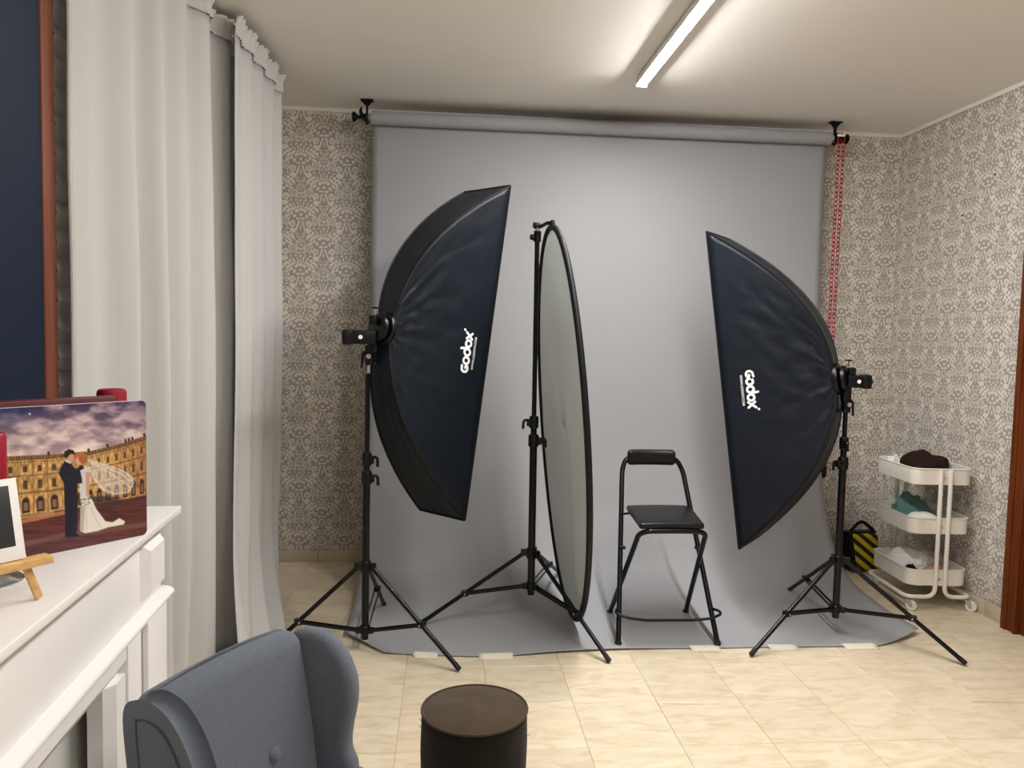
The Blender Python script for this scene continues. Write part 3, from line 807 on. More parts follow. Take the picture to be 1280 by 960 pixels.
def logo(surf, parent, size):
    S, th = stroke_letters(); m_ = MB()
    for pts in S:
        n = len(pts); closed = (abs(pts[0][0]-pts[-1][0])+abs(pts[0][1]-pts[-1][1])) < 1e-6
        if closed: pts = pts[:-1]; n -= 1
        L = []; Rr = []
        sub = []
        if n <= 3:
            for i in range(n-1):
                for k in range(6): t = k/6; sub.append((pts[i][0]*(1-t)+pts[i+1][0]*t, pts[i][1]*(1-t)+pts[i+1][1]*t))
            sub.append(pts[-1]); pts = sub; n = len(pts)
        for i in range(n):
            a = pts[i-1] if (closed or i > 0) else pts[i]; b = pts[(i+1) % n] if (closed or i < n-1) else pts[i]
            dx, dy = b[0]-a[0], b[1]-a[1]; l = math.hypot(dx, dy) or 1
            nx, ny = -dy/l*th/2, dx/l*th/2
            L.append((pts[i][0]+nx, pts[i][1]+ny)); Rr.append((pts[i][0]-nx, pts[i][1]-ny))
        vs = [surf(p[0]*size, p[1]*size, 0.0030) for p in L] + [surf(p[0]*size, p[1]*size, 0.0030) for p in Rr]
        fs = [(i, (i+1) % n, n+(i+1) % n, n+i) for i in range(n if closed else n-1)]
        m_.add(vs, fs)
        if not closed:                                     # round ends
            for e in (0, n-1):
                c = pts[e]; ring = [surf((c[0]+th/2*math.cos(2*math.pi*k/12))*size, (c[1]+th/2*math.sin(2*math.pi*k/12))*size, 0.0031) for k in range(12)]
                m_.add(ring, [tuple(range(12))])
    c = (5.22, 1.30); m_.add([surf((c[0]+0.16*math.cos(2*math.pi*k/12))*size, (c[1]+0.16*math.sin(2*math.pi*k/12))*size, 0.003) for k in range(12)], [tuple(range(12))])
    o = m_.build('logo', m_print, parent, smooth=False, recalc=False); o['label'] = 'white printed word Godox'
    md = o.modifiers.new('t', 'SOLIDIFY'); md.thickness = 0.0006; md.offset = 0
    # web address
    cu = bpy.data.curves.new('web_address', 'FONT'); cu.body = 'WWW.GODOX.COM'; cu.size = 1.0; cu.offset = 0.014; cu.resolution_u = 2
    to = bpy.data.objects.new('tmp_text', cu); COL.objects.link(to)
    bpy.context.view_layer.update()
    me = bpy.data.meshes.new_from_object(to.evaluated_get(bpy.context.evaluated_depsgraph_get()))
    wdt = max(v.co.x for v in me.vertices); kx = 4.05/wdt; m_ = MB()
    vs = [surf((0.55+v.co.x*kx)*size, (-0.66+v.co.y*kx*1.05)*size, 0.003) for v in me.vertices]
    m_.add(vs, [tuple(p.vertices) for p in me.polygons])
    bpy.data.objects.remove(to); bpy.data.curves.remove(cu); bpy.data.meshes.remove(me)
    o = m_.build('web_address', m_print, parent, smooth=False, recalc=False); o['label'] = 'white printed text WWW.GODOX.COM'
    md = o.modifiers.new('t', 'SOLIDIFY'); md.thickness = 0.0006; md.offset = 0

def softbox(ring, n, e, D, ht, wd, label, lq, lh, lsize, seed):
    n = Vector(n).normalized(); e = Vector(e).normalized(); e = (e-n*e.dot(n)).normalized(); v = n.cross(e); v = v if v.z > 0 else -v
    ring = Vector(ring); rr = 0.072
    sb = thing('softbox', label, 'softbox', ring+n*0.25+Vector((0, 0, -ht/2)), 'strip softboxes on light stands')
    def bow(q): q = max(0, min(1, q)); return q**0.5
    def hgt(q): return rr*0.7+(ht/2-rr*0.7)*bow(q)
    def lat(q): return rr*0.7+(wd/2-rr*0.7)*bow(q)
    def wr(a, b): return 0.007*noise.noise(Vector((a*3.1, b*4.3, seed)))+0.004*noise.noise(Vector((a*9, b*7, seed+5)))
    def pt(q, hh, ll, off=0):       # q depth 0..1, hh -1..1 height, ll -1..1 lateral (+ far)
        return ring + n*(D*q) + v*(hgt(q)*hh) + e*(lat(q)*ll)
    def side(sg):
        def f(u, w_):
            q = u**2.0; hh = -1+2*w_
            edge = (1-abs(hh)**6)*(1-u**8)*min(1, u*3)
            sag = -0.018*edge*(1-(hh)**2)*math.sin(math.pi*u)
            return pt(q, hh, sg)+e*sg*(sag+wr(q*2, hh*3)*edge)
        return f
    def cap(sg):
        def f(u, w_):
            q = u**2.0; ll = -1+2*w_
            edge = (1-abs(ll)**4)*(1-u**8)*min(1, u*3)
            return pt(q, sg, ll)+v*sg*(-0.022*edge*(1-ll*ll)*u + wr(q*2, ll*2)*edge*1.2)
        return f
    for sg, nm in ((-1, 'side_panel'), (1, 'side_panel')):
        o = MB().grid(side(sg), 30, 48).build(nm, m_nylon, sb, recalc=False); md = o.modifiers.new('t', 'SOLIDIFY'); md.thickness = 0.002; md.offset = 0
        if sg < 0: near = o
    for sg in (-1, 1):
        o = MB().grid(cap(sg), 30, 12).build('end_panel', m_nylon, sb, recalc=False); md = o.modifiers.new('t', 'SOLIDIFY'); md.thickness = 0.002; md.offset = 0
    for a in (-1, 1):
        for b in (-1, 1):
            MB().tube([pt((k/24)**2.0, a, b) for k in range(25)], 0.0048, 6).build('seam', m_nylon2, sb)
    MB().tube(fillet([pt(1, 1, -1), pt(1, 1, 1), pt(1, -1, 1), pt(1, -1, -1), pt(1, 1, -1)], 0.004, 2), 0.006, 6).build('front_binding', m_nylon2, sb)
    MB().grid(lambda a, b: pt(0.955, (-1+2*b)*0.995, (-1+2*a)*0.995)+n*0.012*(1-(2*a-1)**2)*(1-(2*b-1)**2), 8, 30).build('diffuser', m_diff, sb, recalc=False).modifiers.new('t', 'SOLIDIFY').thickness = 0.002
    c = ring-n*0.016
    MB().lathe([(0.060, 0.0), (0.076, 0.004), (0.079, 0.012), (0.074, 0.030), (0.058, 0.036)], c-n*0.004, n, 32).build('speed_ring', m_blackp, sb)
    # printing on the near side panel
    fs = side(-1)
    sgn = 1 if n.x > 0 else -1
    def surf(tx, ty, off):
        q = lq - ty/D; hw = hgt(q); hh = (lh + sgn*tx)/hw
        p = fs(q**0.5, (hh+1)/2)
        return p - e*off
    logo(surf, near, lsize)
    return sb, n, e, v
sbL = softbox((-0.281, 3.463, 1.463), (0.69757, 0.69593, -0.17052), (-0.70628, 0.70794, 0), 0.526, 1.642, 0.313,
              'large black strip softbox turned from the curtains, left of the reflector', 0.800, -0.128, 0.0385, 2.0)
sbR = softbox((1.881, 3.566, 1.273), (-0.76104, 0.63249, -0.14414), (0.63916, 0.76907, 0), 0.504, 1.60, 0.357,
              'large black strip softbox beside the red chain, right of the bar stool', 0.775, 0.085, 0.0375, 9.0)

# flash heads in their brackets
def flash(ring, n, e, v, stand_xy, label, mirror):
    ring = Vector(ring); n, e, v = Vector(n), Vector(e), Vector(v)
    fh = thing('flash_head', label, 'studio flash', (stand_xy[0], stand_xy[1], ring.z-0.16), 'flash heads behind the softboxes')
    c = ring-n*0.030
    br_ = MB(); br_.lathe([(0.052, 0), (0.062, 0.004), (0.064, 0.018), (0.056, 0.024)], c-n*0.018, n, 28)
    br_.build('mount_ring', m_blackp, fh)
    cl = MB(); cl.rbox(c-n*0.035+Vector((0, 0, 0.030)), (0.034, 0.034, 0.04), 0.008, 2); cl.build('clamp_block', m_blackp, fh)
    kn = MB(); kn.tube([c-n*0.022+Vector((0, 0, 0.055)), c-n*0.022+Vector((0, 0, 0.082))], 0.004, 8); ko = kn.build('knob_screw', m_steel, fh)
    MB().lathe([(0.004, 0), (0.018, 0.004), (0.018, 0.008), (0.006, 0.010)], c-n*0.022+Vector((0, 0, 0.080)), None, 14).build('knob', m_blackp, fh)
    # the flash body points back from the ring, levelled
    b = Vector((-math.copysign(1, n.x)*0.985, -0.17, -0.01 if n.x > 0 else 0.0)).normalized()
    rot = Matrix((b, Vector((0, 0, 1)).cross(b).normalized(), b.cross(Vector((0, 0, 1)).cross(b)).normalized())).transposed()
    bl = 0.115 if n.x > 0 else 0.078
    bc = c+b*(0.0125+bl/2)+Vector((0, 0, -0.040 if n.x > 0 else -0.012))
    bo = MB().rbox(bc, (bl, 0.062, 0.060), 0.008, 3, rot).build('flash_body', m_blackp, fh)
    MB().rbox(bc+b*(bl/2+0.0105), (0.045, 0.074, 0.068), 0.010, 3, rot).build('flash_tail', m_blackp, bo)
    MB().rbox(bc+b*(bl/2+0.0365), (0.014, 0.030, 0.026), 0.004, 2, rot).build('contact_foot', m_steel if n.x > 0 else m_blackp, bo)
    dot = MB(); nn = rot @ Vector((0, 1, 0)); nn = nn if nn.y < 0 else -nn
    dot.lathe([(0.0095, 0), (0.0085, 0.0025)], bc+b*0.012+nn*0.031, nn, 14); dot.build('test_button', m_print, bo)
    # swivel down to the stand
    sx_, sy_ = stand_xy; zt = ring.z
    sw = MB(); top = Vector((sx_, sy_, zt-0.075)); j = c-n*0.012
    sw.rbox((top+j)/2+Vector((0, 0, -0.02)), (0.040, 0.040, 0.10), 0.008, 2)
    sw.rbox((sx_, sy_, zt-0.115), (0.036, 0.036, 0.09), 0.008, 2)
    sw.build('swivel_bracket', m_blackp, fh)
    d = Vector((-1 if n.x > 0 else 1, -0.35, 0)).normalized()
    MB().tube([Vector((sx_, sy_, zt-0.10))+d*0.018, Vector((sx_, sy_, zt-0.11))+d*0.028, Vector((sx_, sy_, zt-0.175))+d*0.034], [0.007, 0.008, 0.005], 8).build('tilt_lever', m_blackp, fh)
    MB().lathe([(0.011, 0), (0.011, 0.014)], Vector((sx_, sy_, zt-0.12))-d*0.0+Vector((0, -0.018, 0)), (0, -1, 0), 12).build('pivot_bolt', m_steel, fh)
    MB().lathe([(0.0085, 0), (0.0085, 0.045)], (sx_, sy_, zt-0.195), None, 12).build('spigot', m_steel, fh)
    MB().tube([Vector((sx_, sy_, zt-0.152))-d*0.012, Vector((sx_, sy_, zt-0.152))-d*0.05*0.6], [0.006, 0.010], 8).build('clamp_screw', m_blackp, fh)
    return fh
flash((-0.281, 3.463, 1.463), sbL[1], sbL[2], sbL[3], (-0.345, 3.46), 'black flash head with bracket behind the left softbox', False)
flash((1.881, 3.566, 1.273), sbR[1], sbR[2], sbR[3], (1.926, 3.55), 'black flash head with white button behind the right softbox', True)

# ================================================================== BAR STOOL
bs = thing('bar_stool', 'black folding bar stool with low backrest standing on the backdrop', 'stool', (1.06, 3.65, 0))
tb = 0.0125
def stl(pts, nm, r=tb, rad=0.05, par=None, m=m_black): return MB().tube(fillet(pts, rad, 6), r, 12).build(nm, m, par or bs)
FLx, FRx = (0.826, 3.475), (1.300, 3.462)
stl([(FLx[0], FLx[1], 0.02), (0.907, 3.852, 0.775), (0.928, 3.866, 0.828), (0.975, 3.872, 0.838), (1.06, 3.875, 0.840), (1.145, 3.872, 0.838), (1.195, 3.866, 0.826), (1.226, 3.852, 0.770), (FRx[0], FRx[1], 0.02)],
    'tall_frame', rad=0.035)
stl([(0.866, 3.845, 0.032), (0.898, 3.440, 0.545), (0.935, 3.425, 0.563), (1.06, 3.420, 0.565), (1.175, 3.425, 0.563), (1.215, 3.440, 0.545), (1.268, 3.845, 0.032)], 'seat_frame', rad=0.04)
for (px_, py_, pz_) in ((FLx[0], FLx[1], 0.006), (FRx[0], FRx[1], 0.006), (0.866, 3.845, 0.018), (1.268, 3.845, 0.018)):
    MB().lathe([(0.011, 0), (0.017, 0.004), (0.017, 0.013), (0.012, 0.02)], (px_, py_, pz_), None, 14).build('foot_cap', m_gfoot, bs)
def seat_xf(p):
    t = (p.y+0.19)/0.38
    return (p.x*(0.955+0.08*t) + 0.040*(t-0.5), p.y, p.z + 0.004*(1-(p.x/0.16)**2))
MB().rbox((1.068, 3.608, 0.586), (0.322, 0.385, 0.030), 0.013, 4, None, seat_xf, 6).build('seat', m_vinyl, bs)
MB().rbox((1.065, 3.58, 0.566), (0.23, 0.24, 0.012), 0.003, 1).build('seat_bracket', m_blackp, bs)
def back_xf(p): return (p.x, p.y - 0.018*(p.x/0.13)**2 + 0.012, p.z)
MB().rbox((1.06, 3.864, 0.836), (0.252, 0.046, 0.080), 0.020, 4, None, back_xf, 8).build('backrest', m_vinyl, bs)
stl([(FLx[0]+0.006, FLx[1]+0.06, 0.158), (FLx[0]-0.014, FLx[1]+0.03, 0.160), (FLx[0]-0.012, FLx[1]-0.005, 0.156), (FLx[0]+0.04, FLx[1]-0.02, 0.142), (0.95, 3.452, 0.132), (1.18, 3.448, 0.132), (FRx[0]-0.04, FRx[1]-0.02, 0.142), (FRx[0]+0.012, FRx[1]-0.005, 0.156), (FRx[0]+0.014, FRx[1]+0.03, 0.160), (FRx[0]-0.006, FRx[1]+0.06, 0.158)],
    'footrest', 0.0068, 0.02)
for xx in (0.878, 1.253):
    MB().lathe([(0.009, -0.012), (0.009, 0.012)], (xx, 3.66, 0.42), (1, 0, 0), 10).build('pivot', m_blackp, bs)
MB().tube([(0.880, 3.715, 0.575), (0.93, 3.735, 0.573)], 0.006, 8).build('seat_link', m_black, bs)
MB().tube([(1.258, 3.715, 0.575), (1.21, 3.735, 0.573)], 0.006, 8).build('seat_link', m_black, bs)

# ================================================================== TROLLEY
ca = math.radians(-4); ctr = Vector((2.706, 4.118, 0))
cwx = Vector((math.cos(ca), math.sin(ca), 0)); cwy = Vector((-math.sin(ca), math.cos(ca), 0))
cf = frame(ctr, cwx, cwy); crot = Matrix.Rotation(ca, 3, 'Z')
ct = thing('utility_trolley', 'cream white three-tier metal trolley on castors by the right wall', 'trolley', ctr)
CW, CL = 0.165, 0.215
def rrect(hx, hy, r, n=7):
    out = []
    for (cx_, cy_, a0) in ((hx-r, -hy+r, -90), (hx-r, hy-r, 0), (-hx+r, hy-r, 90), (-hx+r, -hy+r, 180)):
        out += [(cx_+r*math.cos(math.radians(a0+90*k/n)), cy_+r*math.sin(math.radians(a0+90*k/n))) for k in range(n+1)]
    return out
def tray(zr):
    t_ = MB(); o1 = rrect(CW, CL, 0.055); o2 = rrect(CW-0.002, CL-0.002, 0.053); N = len(o1)
    rings = [[cf(x_, y_, zr-0.085) for x_, y_ in o1], [cf(x_, y_, zr) for x_, y_ in o1], [cf(x_, y_, zr) for x_, y_ in o2], [cf(x_, y_, zr-0.081) for x_, y_ in o2]]
    vs = [p for r_ in rings for p in r_]; fs = []
    for k in range(3):
        for i in range(N): fs.append((k*N+i, k*N+(i+1) % N, (k+1)*N+(i+1) % N, (k+1)*N+i))
    fs.append(tuple(reversed(range(N)))); fs.append(tuple(3*N+i for i in range(N)))
    t_.add(vs, fs); to = t_.build('tray', m_cart, ct)
    MB().tube([cf(x_, y_, zr) for x_, y_ in o1], 0.0042, 8, closed=True).build('rim', m_cart, to)
    for sy_ in (-1, 1):
        MB().lathe([(0.0055, 0), (0.0055, 0.004), (0.003, 0.006)], cf(0.005, sy_*(CL+0.0005), zr-0.048), cwy*sy_, 10).build('screw', m_steel, to)
for zr in (0.778, 0.508, 0.222): tray(zr)
for sy_ in (-1, 1):
    for sx_ in (-1, 1):
        yo = sy_*(CL+0.010); xo = 0.005+sx_*0.026
        MB().tube(fillet([cf(xo, yo, 0.775), cf(xo, yo, 0.078), cf(sx_*(CW+0.012), yo, 0.078), cf(sx_*(CW+0.012), 0, 0.078)], 0.055, 8), 0.0115, 12).build('frame_tube', m_cart, ct)
def castor(x_, y_, ang):
    p = cf(x_, y_, 0); d = Vector((math.cos(ang), math.sin(ang), 0)); q = p+d*0.020; ax_ = d.cross(Vector((0, 0, 1)))
    c_ = MB(); c_.tube([p+Vector((0, 0, 0.078)), p+Vector((0, 0, 0.056))], 0.006, 8)
    for s_ in (-1, 1):
        c_.add([p+ax_*s_*0.014+Vector((0, 0, .060))-d*.012, p+ax_*s_*0.014+Vector((0, 0, .060))+d*.016, q+ax_*s_*0.014+Vector((0, 0, .020))+d*.006, q+ax_*s_*.014+Vector((0, 0, .020))-d*.008,
                p+ax_*s_*0.012+Vector((0, 0, .060))-d*.012, p+ax_*s_*0.012+Vector((0, 0, .060))+d*.016, q+ax_*s_*0.012+Vector((0, 0, .020))+d*.006, q+ax_*s_*.012+Vector((0, 0, .020))-d*.008],
               [(0, 1, 2, 3), (7, 6, 5, 4), (0, 4, 5, 1), (1, 5, 6, 2), (2, 6, 7, 3), (3, 7, 4, 0)])
    c_.rbox(p+Vector((0, 0, .060)), (0.026, 0.03, 0.006), 0.002, 1, Matrix.Rotation(ang, 3, 'Z'))
    co = c_.build('castor', m_steel, ct)
    MB().lathe([(0.006, -0.011), (0.018, -0.011), (0.019, -0.009), (0.026, -0.010), (0.029, -0.006), (0.029, 0.006), (0.026, 0.010), (0.019, 0.009), (0.018, 0.011), (0.006, 0.011)], q+Vector((0, 0, 0.029)), ax_, 22).build('wheel', m_wheel, co)
castor(CW, -CL, math.radians(-35)); castor(-CW, -CL, math.radians(-20)); castor(-CW, CL, math.radians(-30)); castor(CW-0.01, CL, math.radians(200))

def cloth_blob(name, m, label, cat, c, rx, ry, rz, rot, seed, rough=0.25, freq=2.0, flatb=True, pw=1.0, n=36, group=None, shape=None, xyflip=None):
    R_ = Matrix.Rotation(rot, 3, 'Z')
    def f(u, v):
        a = 2*math.pi*u; t = v*math.pi/2; k = math.cos(t)**pw; h = math.sin(t)
        d = Vector((math.cos(a)*k, math.sin(a)*k, h))
        w_ = 1+rough*noise.noise(d*freq+Vector((seed, 0, 0))) + rough*0.5*noise.noise(d*freq*2.3+Vector((0, seed, 0)))
        p = Vector((d.x*rx*w_, d.y*ry*w_, d.z*rz*w_))
        if shape: p = Vector(shape(p))
        return Vector(c)+R_ @ p
    b_ = MB().grid(f, n, 14, True)
    N = n; b_.f.append(tuple(reversed(range(N))))
    o = b_.build(name, m); o.data.set_sharp_from_angle(angle=math.pi); return tag(o, label, cat, group)
cloth_blob('cloth_cap', m_choc, 'crumpled dark brown cloth cap on the top tray', 'cap', cf(0.012, 0.02, 0.699), 0.142, 0.135, 0.135, ca, 4.2, 0.22, 1.7, shape=lambda p: (p.x, p.y, p.z*(1.0+0.9*p.x)))
cloth_blob('white_cloth', m_white, 'small white cloth lying behind the brown cap', 'cloth', cf(-0.07, 0.180, 0.699), 0.06, 0.028, 0.09, ca, 8.1, 0.2, 2)
cloth_blob('tulle', m_teal, 'bunched teal tulle on the middle tray', 'tulle', cf(-0.01, 0.065, 0.429), 0.120, 0.115, 0.128, ca, 2.6, 0.38, 2.8, shape=lambda p: (p.x, p.y, p.z*(1-0.9*p.x)))
cloth_blob('folded_towel', m_white, 'folded white cloth at the front of the middle tray', 'towel', cf(-0.05, -0.115, 0.429), 0.095, 0.07, 0.088, ca, 5.5, 0.08, 1.5, pw=0.5)
cloth_blob('white_garment', m_white, 'rumpled white garment heaped on the bottom tray', 'garment', cf(-0.012, 0.060, 0.143), 0.132, 0.130, 0.120, ca, 12.3, 0.22, 2.4, pw=0.6)
cloth_blob('leather_bag', m_tan, 'small tan leather pouch at the front of the bottom tray', 'pouch', cf(0.02, -0.145, 0.143), 0.09, 0.05, 0.082, ca, 1.4, 0.1, 2, pw=0.5)
cloth_blob('white_lace', m_white, 'strip of white lace draped over the tan pouch', 'lace', cf(-0.045, -0.085, 0.19), 0.075, 0.022, 0.05, ca+0.2, 9.4, 0.5, 5)
cloth_blob('dark_ribbon', m_choc, 'bit of dark ribbon beside the tan pouch', 'ribbon', cf(-0.105, -0.125, 0.19), 0.028, 0.018, 0.035, ca, 3.1, 0.5, 4)

# ================================================================== SANDBAG
ba = math.radians(8); bc_ = Vector((2.665, 4.64, 0)); bf = frame(bc_, (math.cos(ba), math.sin(ba), 0), (-math.sin(ba), math.cos(ba), 0)); brt = Matrix.Rotation(ba, 3, 'Z')
sg_ = thing('sandbag', 'yellow and black striped sandbag with black handle against the back wall', 'sandbag', bc_)
def bag_xf(p): return (p.x*(1.0+0.05*math.sin((p.z+0.12)*11)) - 0.15*p.z, p.y*(1.12-0.9*(p.z+0.12)), p.z)
MB().rbox(bf(0, 0, 0.122), (0.185, 0.13, 0.24), 0.02, 3, brt, bag_xf, 6).build('striped_body', m_stripe, sg_)
MB().rbox(bf(-0.108, 0, 0.135), (0.032, 0.14, 0.25), 0.014, 3, brt, lambda p: (p.x-0.15*p.z, p.y*(1.1-0.8*(p.z+0.12)), p.z), 3).build('side_flap', m_nylon2, sg_)
MB().rbox(bf(-0.02, -0.0, 0.244), (0.205, 0.06, 0.018), 0.006, 2, brt).build('top_binding', m_nylon2, sg_)
MB().tube(fillet([bf(-0.115, -0.01, 0.23), bf(-0.085, -0.01, 0.262), bf(-0.035, -0.01, 0.310), bf(0.0, -0.01, 0.312), bf(0.075, -0.01, 0.255), bf(0.085, -0.01, 0.235)], 0.03, 4), 0.007, 8, flat=1.6).build('handle', m_nylon2, sg_)

# ================================================================== MANTELPIECE
K = Vector((-0.709, 2.121, 0)); mu = Vector((0.063, -0.964, 0)).normalized(); mw = Vector((0.964, 0.063, 0)).normalized()
mf = frame(K, mu, mw)             # x: along the mantel towards the camera, y: out into the room, z up
mrot = Matrix((mu, mw, Vector((0, 0, 1)))).transposed()
ML = 1.42; MT = 0.97; MDp = 0.375
mt = thing('mantelpiece', 'white painted mock fireplace mantelpiece under the wedding print', 'mantelpiece', mf(ML/2, -0.2, 0))
def mbx(nm, x0, x1, y0, y1, z0, z1, r=0.003, m=m_lam, par=None):
    return MB().rbox(mf((x0+x1)/2, (y0+y1)/2, (z0+z1)/2), (abs(x1-x0), abs(y1-y0), abs(z1-z0)), r, 2, mrot).build(nm, m, par or mt)
mbx('top_shelf', 0, ML, -MDp, 0, MT-0.019, MT)
mbx('bed_moulding', 0.012, ML-0.012, -MDp+0.01, -0.012, MT-0.030, MT-0.0195, 0.002)
mbx('frieze', 0.03, ML-0.03, -0.075, -0.045, 0.735, MT-0.0305)
# half-round moulding
mo = MB().prism([(0, -0.016)] + [(0.030*math.cos(math.radians(a)), 0.016*math.sin(math.radians(a))) for a in range(-80, 81, 16)] + [(0, 0.016)],
                lambda a, b, t: mf(ML/2+t, -0.045+a, 0.742+b), ML-0.03, 0.002, 1); mo.build('half_round_moulding', m_lam, mt)
def corner_block(x0, x1):
    z0, z1, y0 = 0.775, 0.918, -0.0455; c = 0.020; h = 0.022
    vs = [mf(x0, y0, z0), mf(x1, y0, z0), mf(x1, y0, z1), mf(x0, y0, z1), mf(x0+c, y0+h, z0+c), mf(x1-c, y0+h, z0+c), mf(x1-c, y0+h, z1-c), mf(x0+c, y0+h, z1-c)]
    MB().add(vs, [(0, 1, 5, 4), (1, 2, 6, 5), (2, 3, 7, 6), (3, 0, 4, 7), (4, 5, 6, 7), (3, 2, 1, 0)]).build('corner_block', m_lam, mt, smooth=False)
corner_block(0.055, 0.205); corner_block(ML-0.205, ML-0.055)
for (a, b) in ((0.03, 0.285), (ML-0.285, ML-0.03)):
    mbx('pilaster', a, b, -0.075, -0.046, 0.0, 0.728)
    mbx('pilaster_strip', a+0.002 if a < 0.5 else b-0.16, a+0.16 if a < 0.5 else b-0.002, -0.0455, -0.030, 0.0, 0.722, 0.004)
for (a, b) in ((0.286, 0.375), (ML-0.375, ML-0.286)):
    # bevelled inner frame
    s_ = 1 if a < 0.5 else -1; i0, i1 = (a, b) if s_ > 0 else (b, a)
    MB().prism([(0, 0), (0.089, 0), (0.089, -0.02), (0.0, -0.02)] if False else [(0, -0.055), (0.089, -0.055), (0.089, -0.022), (0.06, -0.002), (0, -0.002)],
               lambda p, q, t, s_=s_, i0=i0: mf(i0+s_*p, -0.05+q, 0.318+t), 0.636, 0.0).build('inner_frame', m_lam, mt, smooth=False)
MB().prism([(-0.055, 0.735), (-0.055, 0.637), (-0.022, 0.637), (-0.002, 0.668), (-0.002, 0.735)], lambda p, q, t: mf(ML/2+t, -0.048+p, q-0.0005), ML-0.572, 0.0).build('lintel', m_lam, mt, smooth=False)
mbx('side_panel', 0.02, 0.038, -MDp+0.012, -0.076, 0, MT-0.031, 0.002)
mbx('side_panel', ML-0.038, ML-0.02, -MDp+0.012, -0.076, 0, MT-0.031, 0.002)
mbx('back_panel', 0.04, 0.62, -0.155, -0.14, 0, 0.72, 0.002, m_inner)
mbx('back_panel', 0.632, ML-0.04, -0.147, -0.130, 0, 0.72, 0.002, m_inner)
mbx('wood_edge', 0.621, 0.631, -0.155, -0.132, 0, 0.72, 0.001, m_sash)
mbx('plinth', 0.02, 0.30, -0.074, -0.024, 0, 0.075, 0.003)

# ---- wedding photograph on the mantel
pr_r = Vector((-0.687, 1.821, MT)); pd = Vector((-0.198, -0.228, 0)).normalized(); pnrm = Vector((pd.y*-1, pd.x, 0)); pnrm = -pnrm if pnrm.x < 0 else pnrm
PW, PH, PT = 0.43, 0.3125, 0.012
prnt = thing('wedding_print', 'large glossy photo print of a wedding couple before a curved palazzo', 'photo print', pr_r+pd*PW/2)
NX, NV = 270, 190
# painted in the print's own coordinates: gx 975 = right edge, gy down
gx = np.linspace(975, 975-975*PW/0.302, NX)[None, :].repeat(NV, 0)
vv = np.linspace(0, 1, NV)[:, None].repeat(NX, 1)          # 0 bottom .. 1 top
ytop = 115+(975-gx)*0.051; ybot = 1000+(975-gx)*0.205
gy = ybot-(ybot-ytop)*vv
def vnoise(x, y, seed):
    xi = np.floor(x).astype(int); yi = np.floor(y).astype(int); xf = x-xi; yf = y-yi
    def h(a, b):
        n = (a*374761393+b*668265263+seed*974711) & 0x7fffffff
        n = ((n ^ (n >> 13))*1274126177) & 0x7fffffff
        return ((n ^ (n >> 16)) & 0xffff)/65535.0
    sx_ = xf*xf*(3-2*xf); sy_ = yf*yf*(3-2*yf)
    return (h(xi, yi)*(1-sx_)+h(xi+1, yi)*sx_)*(1-sy_)+(h(xi, yi+1)*(1-sx_)+h(xi+1, yi+1)*sx_)*sy_
def fbm(x, y, s, o=4):
    r_ = 0; a = 0.5
    for k in range(o): r_ = r_+a*vnoise(x*2**k, y*2**k, s+k); a *= 0.5
    return r_/0.94
img = np.zeros((NV, NX, 3))
def C(*c): return np.array(c, float)
def blend(mask, col):
    global img
    m_ = np.clip(mask, 0, 1)[..., None]; img = img*(1-m_)+(col if isinstance(col, np.ndarray) and col.ndim == 3 else np.array(col, float))*m_
def poly(pts, soft=5.0):
    P = np.array(pts, float); n = len(P); ins = np.zeros(gx.shape, bool); d = np.full(gx.shape, 1e9)
    for i in range(n):
        x0, y0 = P[i]; x1, y1 = P[(i+1) % n]
        c = ((y0 > gy) != (y1 > gy)) & (gx < (x1-x0)*(gy-y0)/((y1-y0) if y1 != y0 else 1e-9)+x0); ins ^= c
        L2 = (x1-x0)**2+(y1-y0)**2+1e-9; t = np.clip(((gx-x0)*(x1-x0)+(gy-y0)*(y1-y0))/L2, 0, 1)
        d = np.minimum(d, np.hypot(gx-x0-t*(x1-x0), gy-y0-t*(y1-y0)))
    return np.clip(0.5+np.where(ins, d, -d)/soft, 0, 1)
def line(pts, wdt, soft=3.0):
    d = np.full(gx.shape, 1e9)
    for (x0, y0), (x1, y1) in zip(pts[:-1], pts[1:]):
        L2 = (x1-x0)**2+(y1-y0)**2+1e-9; t = np.clip(((gx-x0)*(x1-x0)+(gy-y0)*(y1-y0))/L2, 0, 1)
        d = np.minimum(d, np.hypot(gx-x0-t*(x1-x0), gy-y0-t*(y1-y0)))
    return np.clip((wdt/2-d)/soft+0.5, 0, 1)
def ell(cx, cy, rx, ry, soft=4): return np.clip((1-np.hypot((gx-cx)/rx, (gy-cy)/ry))*min(rx, ry)/soft+0.5, 0, 1)
# sky
f1 = fbm(gx/170+3, gy/70, 11); f2 = fbm(gx/90, gy/45+9, 23)
cl = np.clip((f1*0.6+f2*0.4-0.37)*4.2, 0, 1)
ht_ = np.clip((gy-140)/300, 0, 1)
dark = C(66, 54, 88)*(1-ht_[..., None])+C(168, 142, 148)*ht_[..., None]
lite = C(196, 164, 172)*(1-ht_[..., None])+C(246, 228, 220)*ht_[..., None]
img = dark*(1-cl[..., None])+lite*cl[..., None]
blend(np.clip((330-gx)/260, 0, 1)*np.clip((300-gy)/140, 0, 1)*0.85, (26, 40, 96)); blend(np.clip((gx-760)/260, 0, 1)*np.clip((290-gy)/170, 0, 1)*0.75, (34, 30, 74))
blend(ell(189, 202, 6, 6, 3), (245, 245, 250))
